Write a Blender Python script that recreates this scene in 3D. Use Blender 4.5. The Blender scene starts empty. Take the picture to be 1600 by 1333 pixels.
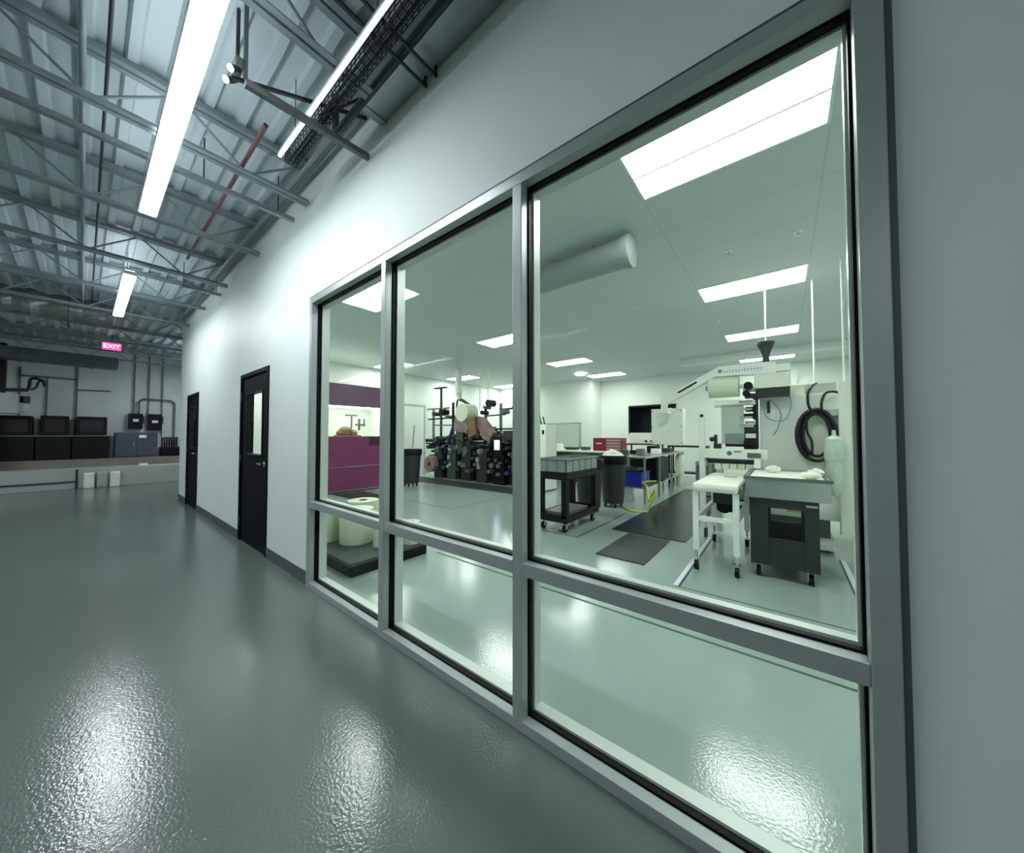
import bpy, bmesh, math, random
from mathutils import Vector, Matrix
random.seed(7)
C = bpy.context.scene.collection
PI = math.pi

# ------------------------------------------------------------------ camera
cam_d = bpy.data.cameras.new('camera'); cam = bpy.data.objects.new('camera', cam_d); C.objects.link(cam)
cam_d.sensor_fit = 'HORIZONTAL'; cam_d.sensor_width = 36.0
cam_d.lens = 36.0 * 533.0 / 1600.0
cam_d.clip_start = 0.02; cam_d.clip_end = 100
cam.location = (0, 0, 1.37)
cam.rotation_euler = (PI/2 + math.atan(14/533.0), 0, math.radians(38.5))
bpy.context.scene.camera = cam

# ------------------------------------------------------------------ world, exposure
w = bpy.data.worlds.new('world'); bpy.context.scene.world = w; w.use_nodes = True
w.node_tree.nodes['Background'].inputs[0].default_value = (0.6, 0.75, 0.75, 1)
w.node_tree.nodes['Background'].inputs[1].default_value = 0.02
vs = bpy.context.scene.view_settings
vs.view_transform = 'Standard'; vs.look = 'None'; vs.gamma = 1.0; vs.use_curve_mapping = False
vs.exposure = 1.25
TROFFER = 9.2
STRIP = 27.0
UPL = 4.0
SLIM = 0.5
cy = bpy.context.scene.cycles
cy.max_bounces = 10; cy.transparent_max_bounces = 24; cy.glossy_bounces = 4; cy.diffuse_bounces = 5
cy.sample_clamp_indirect = 4.0
cy.caustics_reflective = True

# ------------------------------------------------------------------ materials
def srgb(c):
    return tuple((v/12.92 if v <= 0.04045 else ((v+0.055)/1.055)**2.4) for v in c)
MATS = {}
def mat(name, col, rough=0.5, metal=0.0, noise=0.0, nscale=8.0, bump=0.0, bscale=60.0, spec=0.5, emit=None, estr=0.0, coat=0.0, alpha=1.0):
    if name in MATS: return MATS[name]
    m = bpy.data.materials.new(name); m.use_nodes = True
    nt = m.node_tree; b = nt.nodes['Principled BSDF']
    c = srgb([v/255.0 for v in col])
    b.inputs['Base Color'].default_value = (*c, 1)
    b.inputs['Roughness'].default_value = rough
    b.inputs['Metallic'].default_value = metal
    b.inputs['Specular IOR Level'].default_value = spec
    b.inputs['Coat Weight'].default_value = coat
    b.inputs['Alpha'].default_value = alpha
    tc = nt.nodes.new('ShaderNodeTexCoord')
    if noise:
        n = nt.nodes.new('ShaderNodeTexNoise'); n.inputs['Scale'].default_value = nscale; n.inputs['Detail'].default_value = 4
        nt.links.new(tc.outputs['Object'], n.inputs['Vector'])
        r = nt.nodes.new('ShaderNodeMapRange'); r.inputs['From Min'].default_value = .3; r.inputs['From Max'].default_value = .7
        r.inputs['To Min'].default_value = 1-noise; r.inputs['To Max'].default_value = 1+noise
        nt.links.new(n.outputs['Fac'], r.inputs['Value'])
        mx = nt.nodes.new('ShaderNodeVectorMath'); mx.operation = 'SCALE'
        mx.inputs[0].default_value = c
        nt.links.new(r.outputs[0], mx.inputs['Scale'])
        nt.links.new(mx.outputs[0], b.inputs['Base Color'])
    if bump:
        n = nt.nodes.new('ShaderNodeTexNoise'); n.inputs['Scale'].default_value = bscale; n.inputs['Detail'].default_value = 2
        nt.links.new(tc.outputs['Object'], n.inputs['Vector'])
        bp = nt.nodes.new('ShaderNodeBump'); bp.inputs['Strength'].default_value = bump; bp.inputs['Distance'].default_value = 0.002
        nt.links.new(n.outputs['Fac'], bp.inputs['Height']); nt.links.new(bp.outputs[0], b.inputs['Normal'])
    if emit:
        b.inputs['Emission Color'].default_value = (*srgb([v/255.0 for v in emit]), 1)
        b.inputs['Emission Strength'].default_value = estr
    MATS[name] = m
    return m

M_WALL = mat('wall_paint', (216, 227, 223), 0.5, noise=0.015, nscale=3, bump=0.05, bscale=180, spec=0.5)
M_RWALL = mat('room_wall_paint', (226, 231, 225), 0.55, noise=0.01, nscale=3)
M_BACK = mat('hall_back_wall_paint', (196, 206, 203), 0.6, noise=0.05, nscale=2)
M_FLOOR = mat('hall_epoxy_floor', (93, 106, 101), 0.16, noise=0.03, nscale=1.5, bump=0.55, bscale=85, spec=0.75)
M_RFLOOR = mat('room_epoxy_floor', (150, 167, 160), 0.12, noise=0.025, nscale=1.2, bump=0.3, bscale=85, spec=0.6)
M_BASE = mat('baseboard_vinyl', (70, 80, 78), 0.5)
M_ALU = mat('frame_aluminium', (158, 168, 166), 0.35, metal=0.3, noise=0.02, nscale=5)
M_GASKET = mat('black_gasket', (4, 5, 6), 0.5, spec=0.15)
M_ALULIT = mat('lit_inner_aluminium', (205, 214, 206), 0.35, metal=0.15)  # lighter than the outer frame: lamplight on its edges put into the colour
M_EDGE = mat('frame_edge_trim', (70, 84, 82), 0.45)
M_DECK = mat('deck_steel', (186, 200, 203), 0.5, metal=0.0, noise=0.06, nscale=2)
M_JOIST = mat('joist_steel', (128, 142, 145), 0.5, metal=0.05, noise=0.06, nscale=5)
M_DARKST = mat('dark_steel', (45, 52, 54), 0.45, metal=0.3)
M_GALV = mat('galvanised_steel', (150, 160, 160), 0.35, metal=0.7, noise=0.08, nscale=12)
M_FOIL = mat('foil_wrap', (120, 128, 124), 0.35, metal=0.6, noise=0.15, nscale=10, bump=1.0, bscale=14)
M_DUCTG = mat('dark_duct_metal', (80, 90, 90), 0.5, metal=0.4, noise=0.12, nscale=3)
M_RED = mat('sprinkler_red', (112, 62, 66), 0.5)
M_BLACK = mat('black_paint', (9, 11, 13), 0.45, spec=0.25, noise=0.1, nscale=6)
M_NAVY = mat('door_navy_black', (4, 7, 14), 0.6, spec=0.1)
M_DGREY = mat('dark_grey_plastic', (38, 44, 46), 0.5, noise=0.05)
M_MGREY = mat('mid_grey_plastic', (95, 103, 102), 0.5)
M_MGREYCAB = mat('grey_blue_cabinet', (66, 76, 86), 0.5, noise=0.08, nscale=4)
M_WHITE = mat('white_enamel', (240, 244, 234), 0.35)
M_WHITEP = mat('white_plastic', (236, 238, 226), 0.45)
M_CREAM = mat('cream_roll_film', (214, 222, 198), 0.45, noise=0.02)
M_STEEL = mat('brushed_stainless', (185, 192, 188), 0.28, metal=0.85, noise=0.05, nscale=14)
M_CHROME = mat('chrome', (215, 220, 220), 0.12, metal=1.0)
M_MAROON = mat('maroon_panel', (128, 54, 98), 0.28, noise=0.05, nscale=1.5)
M_MAROON2 = mat('maroon_top_panel', (122, 84, 120), 0.28, noise=0.04, nscale=1.5)
M_MAT = mat('rubber_mat', (44, 50, 50), 0.45, noise=0.08, nscale=20, bump=0.4, bscale=90)
M_MATG = mat('glossy_rubber_mat', (38, 44, 44), 0.22, noise=0.15, nscale=5, bump=0.3, bscale=50)
M_PALLET = mat('pallet_top_dark', (58, 72, 64), 0.6, noise=0.18, nscale=9)
M_TAPEG = mat('green_floor_tape', (26, 92, 80), 0.4)
M_TAPEW = mat('white_floor_tape', (225, 232, 235), 0.4)
M_TAPEB = mat('blue_floor_tape', (40, 60, 110), 0.4)
M_LINE = mat('thin_dark_floor_line', (50, 62, 58), 0.4)
M_TOOLR = mat('toolbox_red', (128, 22, 44), 0.3)
M_BLUE = mat('blue_bin_plastic', (28, 40, 150), 0.4)
M_YEL = mat('yellow_hose', (190, 196, 70), 0.4)
M_YELD = mat('yellow_handle', (150, 140, 50), 0.5)
M_HOSE = mat('black_hose_rubber', (12, 14, 15), 0.3)
M_TUBE = mat('blue_air_tube', (120, 160, 190), 0.3)
M_FILM = mat('clear_film', (160, 175, 165), 0.15, alpha=0.55)
M_PINK = mat('pink_brown_part', (140, 116, 114), 0.5, noise=0.25, nscale=6)
M_COPPER = mat('copper_part', (128, 96, 76), 0.4, metal=0.3, noise=0.2)
M_BLUEPART = mat('blue_machine_part', (45, 60, 120), 0.4)
M_GREENM = mat('green_machine_paint', (46, 72, 58), 0.45, noise=0.2, nscale=7)
M_PMACH = mat('press_dark_paint', (30, 34, 36), 0.4, noise=0.3, nscale=6)
M_CONC = mat('painted_concrete', (165, 172, 168), 0.6, noise=0.06, nscale=2)
M_CONCT = mat('bare_concrete', (120, 118, 108), 0.75, noise=0.12, nscale=3)
M_WIRE = mat('grey_wire_mesh', (120, 128, 126), 0.4, metal=0.5)
M_BOARD = mat('whiteboard', (190, 202, 194), 0.2)
M_WOOD = mat('brown_strip', (110, 92, 76), 0.6)
M_LAMPH = mat('lamp_housing_white', (225, 230, 230), 0.4)
M_LED = mat('strip_lens', (250, 252, 255), 0.4, emit=(246, 250, 255), estr=STRIP)
M_UPL = mat('strip_added_uplight', (250, 252, 255), 0.4, emit=(240, 248, 255), estr=UPL)  # upward glow added to the strips to brighten the deck
M_SLIM = mat('slim_lens', (250, 252, 255), 0.4, emit=(225, 246, 250), estr=SLIM)
M_TROF = mat('troffer_lens', (250, 252, 250), 0.4, emit=(250, 255, 250), estr=TROFFER)
M_TROFB = mat('troffer_lens_bright', (250, 252, 250), 0.4, emit=(247, 255, 247), estr=TROFFER*1.5)
M_EMLIT = mat('emergency_lamp_lens', (250, 250, 240), 0.3, emit=(255, 255, 245), estr=6)
M_EXIT = mat('exit_sign_face', (200, 60, 110), 0.3, emit=(235, 70, 130), estr=1.0)
M_EXITL = mat('exit_sign_letters', (255, 190, 205), 0.3, emit=(255, 190, 205), estr=1.6)
M_SCREEN = mat('screen_lit', (200, 215, 240), 0.3, emit=(200, 220, 255), estr=1.6)
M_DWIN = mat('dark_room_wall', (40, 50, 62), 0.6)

def glass_mat():
    m = bpy.data.materials.new('tinted_glass'); m.use_nodes = True; nt = m.node_tree; nt.nodes.clear()
    o = nt.nodes.new('ShaderNodeOutputMaterial'); mix = nt.nodes.new('ShaderNodeMixShader')
    t = nt.nodes.new('ShaderNodeBsdfTransparent'); t.inputs[0].default_value = (0.96, 0.982, 0.972, 1)
    g = nt.nodes.new('ShaderNodeBsdfGlossy'); g.inputs['Roughness'].default_value = 0.0
    g.inputs[0].default_value = (0.93, 1, 0.97, 1)
    f = nt.nodes.new('ShaderNodeFresnel'); f.inputs['IOR'].default_value = 1.5
    ge = nt.nodes.new('ShaderNodeNewGeometry')
    # same mirror strength whichever side of the sheet is hit
    mr = nt.nodes.new('ShaderNodeMapRange'); mr.inputs['To Min'].default_value = 1.5; mr.inputs['To Max'].default_value = 1/1.5
    nt.links.new(ge.outputs['Backfacing'], mr.inputs['Value']); 
    mr2 = nt.nodes.new('ShaderNodeMath'); mr2.operation = 'MAXIMUM'; mr2.inputs[1].default_value = 0.01
    nt.links.new(mr.outputs[0], mr2.inputs[0])
    f.inputs['IOR'].default_value = 1.5
    lw = nt.nodes.new('ShaderNodeLayerWeight'); lw.inputs['Blend'].default_value = 0.5
    # Schlick with F0 = 0.04 from the facing term
    p = nt.nodes.new('ShaderNodeMath'); p.operation = 'POWER'; p.inputs[1].default_value = 5
    nt.links.new(lw.outputs['Facing'], p.inputs[0])
    q = nt.nodes.new('ShaderNodeMath'); q.operation = 'MULTIPLY_ADD'; q.inputs[1].default_value = 0.15; q.inputs[2].default_value = 0.0012
    nt.links.new(p.outputs[0], q.inputs[0])
    nt.nodes.remove(f); nt.nodes.remove(ge); nt.nodes.remove(mr); nt.nodes.remove(mr2)
    nt.links.new(q.outputs[0], mix.inputs[0]); nt.links.new(t.outputs[0], mix.inputs[1]); nt.links.new(g.outputs[0], mix.inputs[2])
    nt.links.new(mix.outputs[0], o.inputs[0])
    return m
M_GLASS = glass_mat()

def ceiling_mat():
    m = bpy.data.materials.new('room_ceiling_tiles'); m.use_nodes = True; nt = m.node_tree; b = nt.nodes['Principled BSDF']
    tc = nt.nodes.new('ShaderNodeTexCoord'); br = nt.nodes.new('ShaderNodeTexBrick')
    br.offset = 0.0; br.inputs['Scale'].default_value = 1.0
    br.inputs['Brick Width'].default_value = 1.22; br.inputs['Row Height'].default_value = 0.61
    br.inputs['Mortar Size'].default_value = 0.008
    a = srgb((0.80, 0.84, 0.83)); d = srgb((0.75, 0.79, 0.78))
    br.inputs['Color1'].default_value = (*a, 1); br.inputs['Color2'].default_value = (*[v*0.98 for v in a], 1); br.inputs['Mortar'].default_value = (*d, 1)
    mp = nt.nodes.new('ShaderNodeMapping'); mp.inputs['Location'].default_value = (0.94+0.0, -2.45+0.61*5, 0)
    nt.links.new(tc.outputs['Object'], mp.inputs[0]); nt.links.new(mp.outputs[0], br.inputs['Vector'])
    nt.links.new(br.outputs['Color'], b.inputs['Base Color']); b.inputs['Roughness'].default_value = 0.6
    return m
M_CEIL = ceiling_mat()

# ------------------------------------------------------------------ mesh helpers (all in world metres)
class MB:
    def __init__(s): s.bm = bmesh.new(); s.smooth = False
    def box(s, x0, y0, z0, x1, y1, z1, bev=0.0):
        r = bmesh.ops.create_cube(s.bm, size=1.0)
        vs_ = r['verts']
        for v in vs_:
            v.co = Vector(((x0+x1)/2 + v.co.x*(x1-x0), (y0+y1)/2 + v.co.y*(y1-y0), (z0+z1)/2 + v.co.z*(z1-z0)))
        if bev > 0:
            es = set()
            for v in vs_: es.update(v.link_edges)
            bmesh.ops.bevel(s.bm, geom=list(es), offset=bev, segments=2, affect='EDGES', profile=0.6)
        return s
    def bar(s, a, b, wd, ht=None, up=(0, 0, 1)):
        ht = ht or wd; a = Vector(a); b = Vector(b); d = (b-a); L = d.length; d.normalize()
        u = Vector(up)
        if abs(d.dot(u)) > 0.98: u = Vector((1, 0, 0))
        sd = d.cross(u).normalized(); uu = sd.cross(d).normalized()
        r = bmesh.ops.create_cube(s.bm, size=1.0)
        for v in r['verts']:
            c = v.co.copy(); v.co = (a+b)/2 + d*c.x*L + sd*c.y*wd + uu*c.z*ht
        return s
    def cyl(s, a, b, r1, r2=None, n=20, cap=True):
        r2 = r1 if r2 is None else r2
        a = Vector(a); b = Vector(b); d = b-a; L = d.length
        q = d.to_track_quat('Z', 'Y').to_matrix().to_4x4()
        q.translation = (a+b)/2
        bmesh.ops.create_cone(s.bm, cap_ends=cap, segments=n, radius1=r1, radius2=r2, depth=L, matrix=q)
        return s
    def ball(s, c, r, sc=(1, 1, 1), n=14):
        bmesh.ops.create_uvsphere(s.bm, u_segments=n, v_segments=max(6, n//2), radius=r, matrix=Matrix.Translation(c) @ Matrix.Diagonal((*sc, 1)))
        return s
    def tube(s, pts, r, n=10, closed=False):
        P_ = [Vector(p) for p in pts]; N = len(P_); rings = []
        t0 = None; nrm = None
        for i, p in enumerate(P_):
            if closed: t = (P_[(i+1) % N]-P_[i-1]).normalized()
            else: t = (P_[min(i+1, N-1)]-P_[max(i-1, 0)]).normalized()
            if nrm is None:
                nrm = t.orthogonal().normalized()
            else:
                nrm = (nrm - t*nrm.dot(t)).normalized()
            bn = t.cross(nrm)
            rings.append([s.bm.verts.new(p + (nrm*math.cos(2*PI*k/n)+bn*math.sin(2*PI*k/n))*r) for k in range(n)])
        for i in range(N if closed else N-1):
            A, B = rings[i], rings[(i+1) % N]
            for k in range(n): s.bm.faces.new((A[k], A[(k+1) % n], B[(k+1) % n], B[k]))
        if not closed:
            s.bm.faces.new(rings[0][::-1]); s.bm.faces.new(rings[-1])
        return s
    def hose(s, pts, r, n=10, k=6):
        P_ = [Vector(p) for p in pts]; P_ = [P_[0]*2-P_[1]]+P_+[P_[-1]*2-P_[-2]]; out = []
        for i in range(1, len(P_)-2):
            a, b, c, d = P_[i-1:i+3]
            for j in range(k):
                u = j/k; out.append(.5*((2*b)+(c-a)*u+(2*a-5*b+4*c-d)*u*u+(3*b-a-3*c+d)*u**3))
        out.append(P_[-2]); return s.tube(out, r, n)
    def lathe(s, c, prof, n=24):
        # prof: (radius, z) list about the vertical axis at c
        rings = []
        for r, z in prof:
            rings.append([s.bm.verts.new((c[0]+max(r, 1e-4)*math.cos(2*PI*k/n), c[1]+max(r, 1e-4)*math.sin(2*PI*k/n), c[2]+z)) for k in range(n)])
        for A, B in zip(rings, rings[1:]):
            for k in range(n): s.bm.faces.new((A[k], A[(k+1) % n], B[(k+1) % n], B[k]))
        s.bm.faces.new(rings[0][::-1]); s.bm.faces.new(rings[-1])
        return s
    def prism(s, pts, axis, a, b):
        # polygon pts (2-D) extruded between a and b on axis
        def mk(p, t):
            return {'x': (t, p[0], p[1]), 'y': (p[0], t, p[1]), 'z': (p[0], p[1], t)}[axis]
        A = [s.bm.verts.new(mk(p, a)) for p in pts]; B = [s.bm.verts.new(mk(p, b)) for p in pts]
        n = len(pts)
        for k in range(n): s.bm.faces.new((A[k], A[(k+1) % n], B[(k+1) % n], B[k]))
        s.bm.faces.new(A[::-1]); s.bm.faces.new(B)
        return s
    def build(s, name, material, parent=None, smooth=None, kind=None):
        bmesh.ops.recalc_face_normals(s.bm, faces=s.bm.faces)
        if parent is not None:
            org = Vector(parent['org'])
        else:
            co = [v.co for v in s.bm.verts]
            org = Vector(((min(c.x for c in co)+max(c.x for c in co))/2, (min(c.y for c in co)+max(c.y for c in co))/2, min(c.z for c in co)))
            if kind == 'structure': org = Vector((0, 0, 0))
        bmesh.ops.translate(s.bm, verts=s.bm.verts, vec=-org)
        if smooth is None: smooth = s.smooth
        if smooth:
            for f in s.bm.faces: f.smooth = len(f.verts) == 4 or len(f.verts) == 3
        me = bpy.data.meshes.new(name); s.bm.to_mesh(me); s.bm.free()
        me.materials.append(material)
        if smooth:
            try: me.set_sharp_from_angle(angle=math.radians(40))
            except Exception: pass
        o = bpy.data.objects.new(name, me); C.objects.link(o)
        o['org'] = tuple(org)
        if parent is not None: o.parent = parent; o.location = (0, 0, 0)
        else: o.location = org
        if kind: o['kind'] = kind
        return o
    # parented sub-parts share their parent's frame
def empty(name, label, cat, loc, group=None):
    o = bpy.data.objects.new(name, None); C.objects.link(o); o.location = loc; o['org'] = tuple(loc)
    o.empty_display_size = 0.1
    o['label'] = label; o['category'] = cat
    if group: o['group'] = group
    return o
def tag(o, label, cat, group=None):
    o['label'] = label; o['category'] = cat
    if group: o['group'] = group
    return o
def copy_tree(o, parent=None, loc=None, label=None):
    c = o.copy(); C.objects.link(c)
    if parent is not None: c.parent = parent
    if loc is not None: c.location = loc
    if label: c['label'] = label
    for ch in [k for k in bpy.data.objects if k.parent == o]: copy_tree(ch, c)
    return c
def S(name, mb, m): return mb.build(name, m, kind='structure')
def text(name, body, size, m, parent, loc, rot, extrude=0.001, sx=1.0):
    cu = bpy.data.curves.new(name, 'FONT'); cu.body = body; cu.size = size; cu.extrude = extrude; cu.align_x = 'CENTER'; cu.align_y = 'CENTER'
    tmp = bpy.data.objects.new(name+'_t', cu); C.objects.link(tmp)
    dg = bpy.context.evaluated_depsgraph_get(); me = bpy.data.meshes.new_from_object(tmp.evaluated_get(dg))
    bpy.data.objects.remove(tmp)
    me.materials.clear(); me.materials.append(m)
    o = bpy.data.objects.new(name, me); C.objects.link(o); o.parent = parent
    o.location = Vector(loc)-Vector(parent['org']); o.rotation_euler = rot; o.scale = (sx, 1, 1)
    o['org'] = parent['org']
    return o

# ================================================================== STRUCTURE
WY, WT = 1.31, 0.12            # hall face of the partition, its thickness
YI = WY+WT
XE = -10.25                    # far end of partition
H_HALL, H_ROOM = 3.93, 3.46
WX0, WX1, WZ0, WZ1 = -3.42, 0.235, 0.0, 2.64
D1, D2, DH = (-5.68, -4.57), (-9.42, -8.37), 2.17

S('floor', MB().box(-16.2, -6, -0.1, 4.6, WY+0.02, 0).box(-16.2, WY+0.02, -0.1, XE+0.02, 2.6, 0), M_FLOOR)
S('floor_room', MB().box(XE+0.02, WY+0.02, -0.1, 6.6, 12.75, 0), M_RFLOOR)

mb = MB()
def wallbox(x0, x1, z0, z1): mb.box(x0, WY, z0, x1, YI, z1)
wallbox(XE, D2[0], 0, H_HALL); wallbox(D2[0], D2[1], DH, H_HALL); wallbox(D2[1], D1[0], 0, H_HALL)
wallbox(D1[0], D1[1], DH, H_HALL); wallbox(D1[1], WX0, 0, H_HALL); wallbox(WX0, WX1, WZ1, H_HALL); wallbox(WX1, 6.6, 0, H_HALL)
S('wall_partition', mb, M_WALL)
# room shell
S('wall_room_left', MB().box(XE, YI, 0, XE+0.15, 12.6, H_ROOM+0.1), M_RWALL)
S('wall_room_right', MB().box(6.45, YI, 0, 6.6, 12.6, H_ROOM+0.1), M_RWALL)
# back wall with dark window opening
bw = MB().box(XE, 12.6, 0, -4.48, 12.75, H_ROOM+.1).box(-2.86, 12.6, 0, 6.6, 12.75, H_ROOM+.1).box(-4.48, 12.6, 0, -2.86, 12.75, 1.43).box(-4.48, 12.6, 2.46, -2.86, 12.75, H_ROOM+.1)
S('wall_room_back', bw, M_RWALL)
S('wall_room_projection', MB().box(XE+.15, 11.75, 0, -5.56, 12.6, H_ROOM), M_RWALL)
S('ceiling_room', MB().box(XE, YI, H_ROOM, 6.6, 12.75, H_ROOM+0.08), M_CEIL)
S('trim_1', MB().box(-2.2, 10.2, H_ROOM-0.16, 6.45, 10.5, H_ROOM), M_RWALL)
# hall shell
S('wall_hall_left', MB().box(-16.2, -6.15, 0, 4.6, -6, 4.1), M_WALL)
S('wall_hall_near', MB().box(4.6, -6, 0, 4.75, WY, 4.1), M_WALL)
S('wall_hall_back', MB().box(-16.2, -6, 0, -15.9, 2.75, 4.1), M_BACK)
S('wall_hall_recess', MB().box(-15.9, 2.6, 0, XE, 2.75, 4.1).box(XE, YI, 0, XE+.02, 2.75, 4.1), M_BACK)
# corrugated deck over the hall: flutes run along the wall
def deck():
    m = MB(); pitch = 0.2; y = -6.0; prof = []
    while y < 2.75:
        prof += [(y, 3.97), (y+0.12, 3.97), (y+0.135, 3.93), (y+0.185, 3.93)]
        y += pitch
    prof.append((y, 3.97))
    pts = prof + [(y, 4.03), (-6.0, 4.03)]
    bm = m.bm
    A = [bm.verts.new((-16.2, p[0], p[1])) for p in pts]; B = [bm.verts.new((4.6, p[0], p[1])) for p in pts]
    for k in range(len(pts)):
        bm.faces.new((A[k], A[(k+1) % len(pts)], B[(k+1) % len(pts)], B[k]))
    return m
S('ceiling', deck(), M_DECK)
S('baseboard_right', MB().box(D2[1]+.0, WY-.008, 0, D1[0], WY, .115).box(D1[1], WY-.008, 0, WX0, WY, .115).box(XE, WY-.008, 0, D2[0], WY, .115).box(WX1+.01, WY-.008, 0, 4.6, WY, .115).box(XE-.008, WY-.008, 0, XE, YI, .115), M_BASE)
# two-step concrete plinth at the far end of the hall
S('trim_2', MB().box(-15.9, -6, 0, -14.25, 2.6, 0.5, .01), M_CONC)
S('trim_3', MB().box(-15.9, -6, 0.5, -15.0, 2.6, 0.72), M_CONCT)
S('trim_4', MB().box(-14.249, -2.5, 0.16, -14.235, -0.1, 0.2).box(-14.249, -.1, 0.0, -14.235, -.06, .5), M_DARKST)
# pale wall panels on the far wall
S('trim_5', MB().box(-15.9, -1.1, 1.0, -15.86, -1.06, 3.2).box(-15.9, -0.16, 1.0, -15.86, -0.12, 3.4).box(-15.9, -0.66, 1.0, -15.86, -0.63, 2.95).box(-15.9, -1.1, 2.95, -15.86, -0.12, 3.0), M_MGREY)

# ---------------- big interior window
win = bpy.data.objects.new('window_1', None); C.objects.link(win); win['org'] = (0, 0, 0); win['kind'] = 'structure'
FY0, FY1 = 1.285, 1.445
GY = 1.365
def member(name, x0, z0, x1, z1):
    # outer rail, recessed rubber seat, inner rail
    m = MB().box(x0, FY0, z0, x1, 1.335, z1, .003)
    mi = MB().box(x0, 1.388, z0, x1, FY1, z1, .0025)
    o = m.build(name, M_ALU, win)
    mi.build('inner_face', M_ALULIT, o)
    d = 0.004
    MB().box(x0+d if x1-x0 < 1 else x0, 1.335, z0+d if z1-z0 < .5 else z0, x1-d if x1-x0 < 1 else x1, 1.388, z1-d if z1-z0 < .5 else z1).build('gasket', M_GASKET, o)
    return o
MX = [(-2.2, -2.145), (-1.02, -0.965)]
XS = [(-3.365, -2.2), (-2.145, -1.02), (-0.965, 0.168)]
member('window_jamb', -3.42, 0.0, -3.365, 2.64); member('window_jamb', 0.168, 0.0, 0.225, 2.64)
member('mullion', *(MX[0][0], 0.05, MX[0][1], 2.585)); member('mullion', *(MX[1][0], 0.05, MX[1][1], 2.585))
member('window_head', -3.365, 2.585, 0.168, 2.64); member('window_sill', -3.365, 0.0, 0.168, 0.05)
MB().box(0.225, 1.292, 0, 0.24, 1.31, 2.655).box(-3.435, 1.292, 0, -3.42, 1.31, 2.655).box(-3.435, 1.292, 2.64, 0.24, 1.31, 2.655).build('window_trim_lip', M_EDGE, win)
for x0, x1 in XS:
    member('window_rail', x0, 0.715, x1, 0.775)
    # interior snap-in glazing stops and the glass
    for z0, z1 in ((0.05, 0.715), (0.775, 2.585)):
        MB().box(x0, GY-.003, z0, x1, GY+.003, z1).build('glass_pane', M_GLASS, win)
        t = .013
        MB().box(x0, 1.372, z0, x0+t, 1.40, z1).box(x1-t, 1.372, z0, x1, 1.40, z1).box(x0+t, 1.372, z0, x1-t, 1.40, z0+t).box(x0+t, 1.372, z1-t, x1-t, 1.40, z1).build('glazing_stop', M_ALULIT, win)
        g = .007
        MB().box(x0, 1.338, z0, x0+g, 1.361, z1).box(x1-g, 1.338, z0, x1, 1.361, z1).box(x0+g, 1.338, z0, x1-g, 1.361, z0+g).box(x0+g, 1.338, z1-g, x1-g, 1.361, z1).build('glazing_seal', M_GASKET, win)

# ---------------- dark window in the back wall of the room
w2 = bpy.data.objects.new('window_2', None); C.objects.link(w2); w2['org'] = (0, 0, 0); w2['kind'] = 'structure'
MB().box(-4.48, 12.56, 1.43, -4.42, 12.7, 2.46).box(-2.92, 12.56, 1.43, -2.86, 12.7, 2.46).box(-4.42, 12.56, 2.40, -2.92, 12.7, 2.46).box(-4.42, 12.56, 1.43, -2.92, 12.7, 1.47).box(-3.3, 12.56, 1.47, -3.2, 12.7, 2.40).build('window_frame', M_BLACK, w2)
MB().box(-4.42, 12.64, 1.47, -2.92, 12.646, 2.40).build('glass_pane', M_GLASS, w2)
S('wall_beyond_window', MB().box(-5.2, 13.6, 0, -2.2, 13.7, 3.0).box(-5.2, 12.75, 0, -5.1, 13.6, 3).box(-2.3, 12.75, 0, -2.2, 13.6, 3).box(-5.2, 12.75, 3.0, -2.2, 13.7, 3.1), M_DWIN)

# ---------------- doors
def door(n, X, vis):
    x0, x1 = X
    d = bpy.data.objects.new('door_%d' % n, None); C.objects.link(d); d['org'] = (0, 0, 0); d['kind'] = 'structure'
    f = .05
    MB().box(x0, WY-.012, 0, x0+f, YI+.012, DH, .003).box(x1-f, WY-.012, 0, x1, YI+.012, DH, .003).box(x0+f, WY-.012, DH-f, x1-f, YI+.012, DH, .003).build('door_frame', M_NAVY, d)
    a, b = x0+f+.004, x1-f-.004
    vx0, vx1 = a+.17, b-.18
    vz0, vz1 = 1.12, 1.92
    s = MB(); ys, ye = WY+.008, WY+.052
    s.box(a, ys, .008, vx0, ye, DH-f-.004).box(vx1, ys, .008, b, ye, DH-f-.004).box(vx0, ys, .008, vx1, ye, vz0).box(vx0, ys, vz1, vx1, ye, DH-f-.004)
    slab = s.build('door_leaf', M_NAVY, d)
    k = .022
    MB().box(vx0, ys-.008, vz0, vx0+k, ye+.008, vz1).box(vx1-k, ys-.008, vz0, vx1, ye+.008, vz1).box(vx0+k, ys-.008, vz0, vx1-k, ye+.008, vz0+k).box(vx0+k, ys-.008, vz1-k, vx1-k, ye+.008, vz1).build('vision_frame', M_BLACK, slab)
    MB().box(vx0+k, ys+.02, vz0+k, vx1-k, ys+.026, vz1-k).build('vision_glass', M_GLASS, slab)
    h = MB(); hx = b-.075
    h.cyl((hx, ys, 1.04), (hx, ys-.012, 1.04), .032).cyl((hx, ys-.012, 1.04), (hx, ys-.05, 1.04), .011).cyl((hx+.005, ys-.052, 1.04), (hx-.105, ys-.052, 1.04), .0105)
    h.build('door_handle', M_CHROME, slab, smooth=True)
    for z in (.25, 1.07, 1.88):
        MB().cyl((a-.004, WY-.006, z-.055), (a-.004, WY-.006, z+.055), .011, n=12).box(a-.03, WY-.013, z-.05, a-.006, WY-.009, z+.05).build('hinge', M_DGREY, d)
door(1, D1, True); door(2, D2, True)

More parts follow.
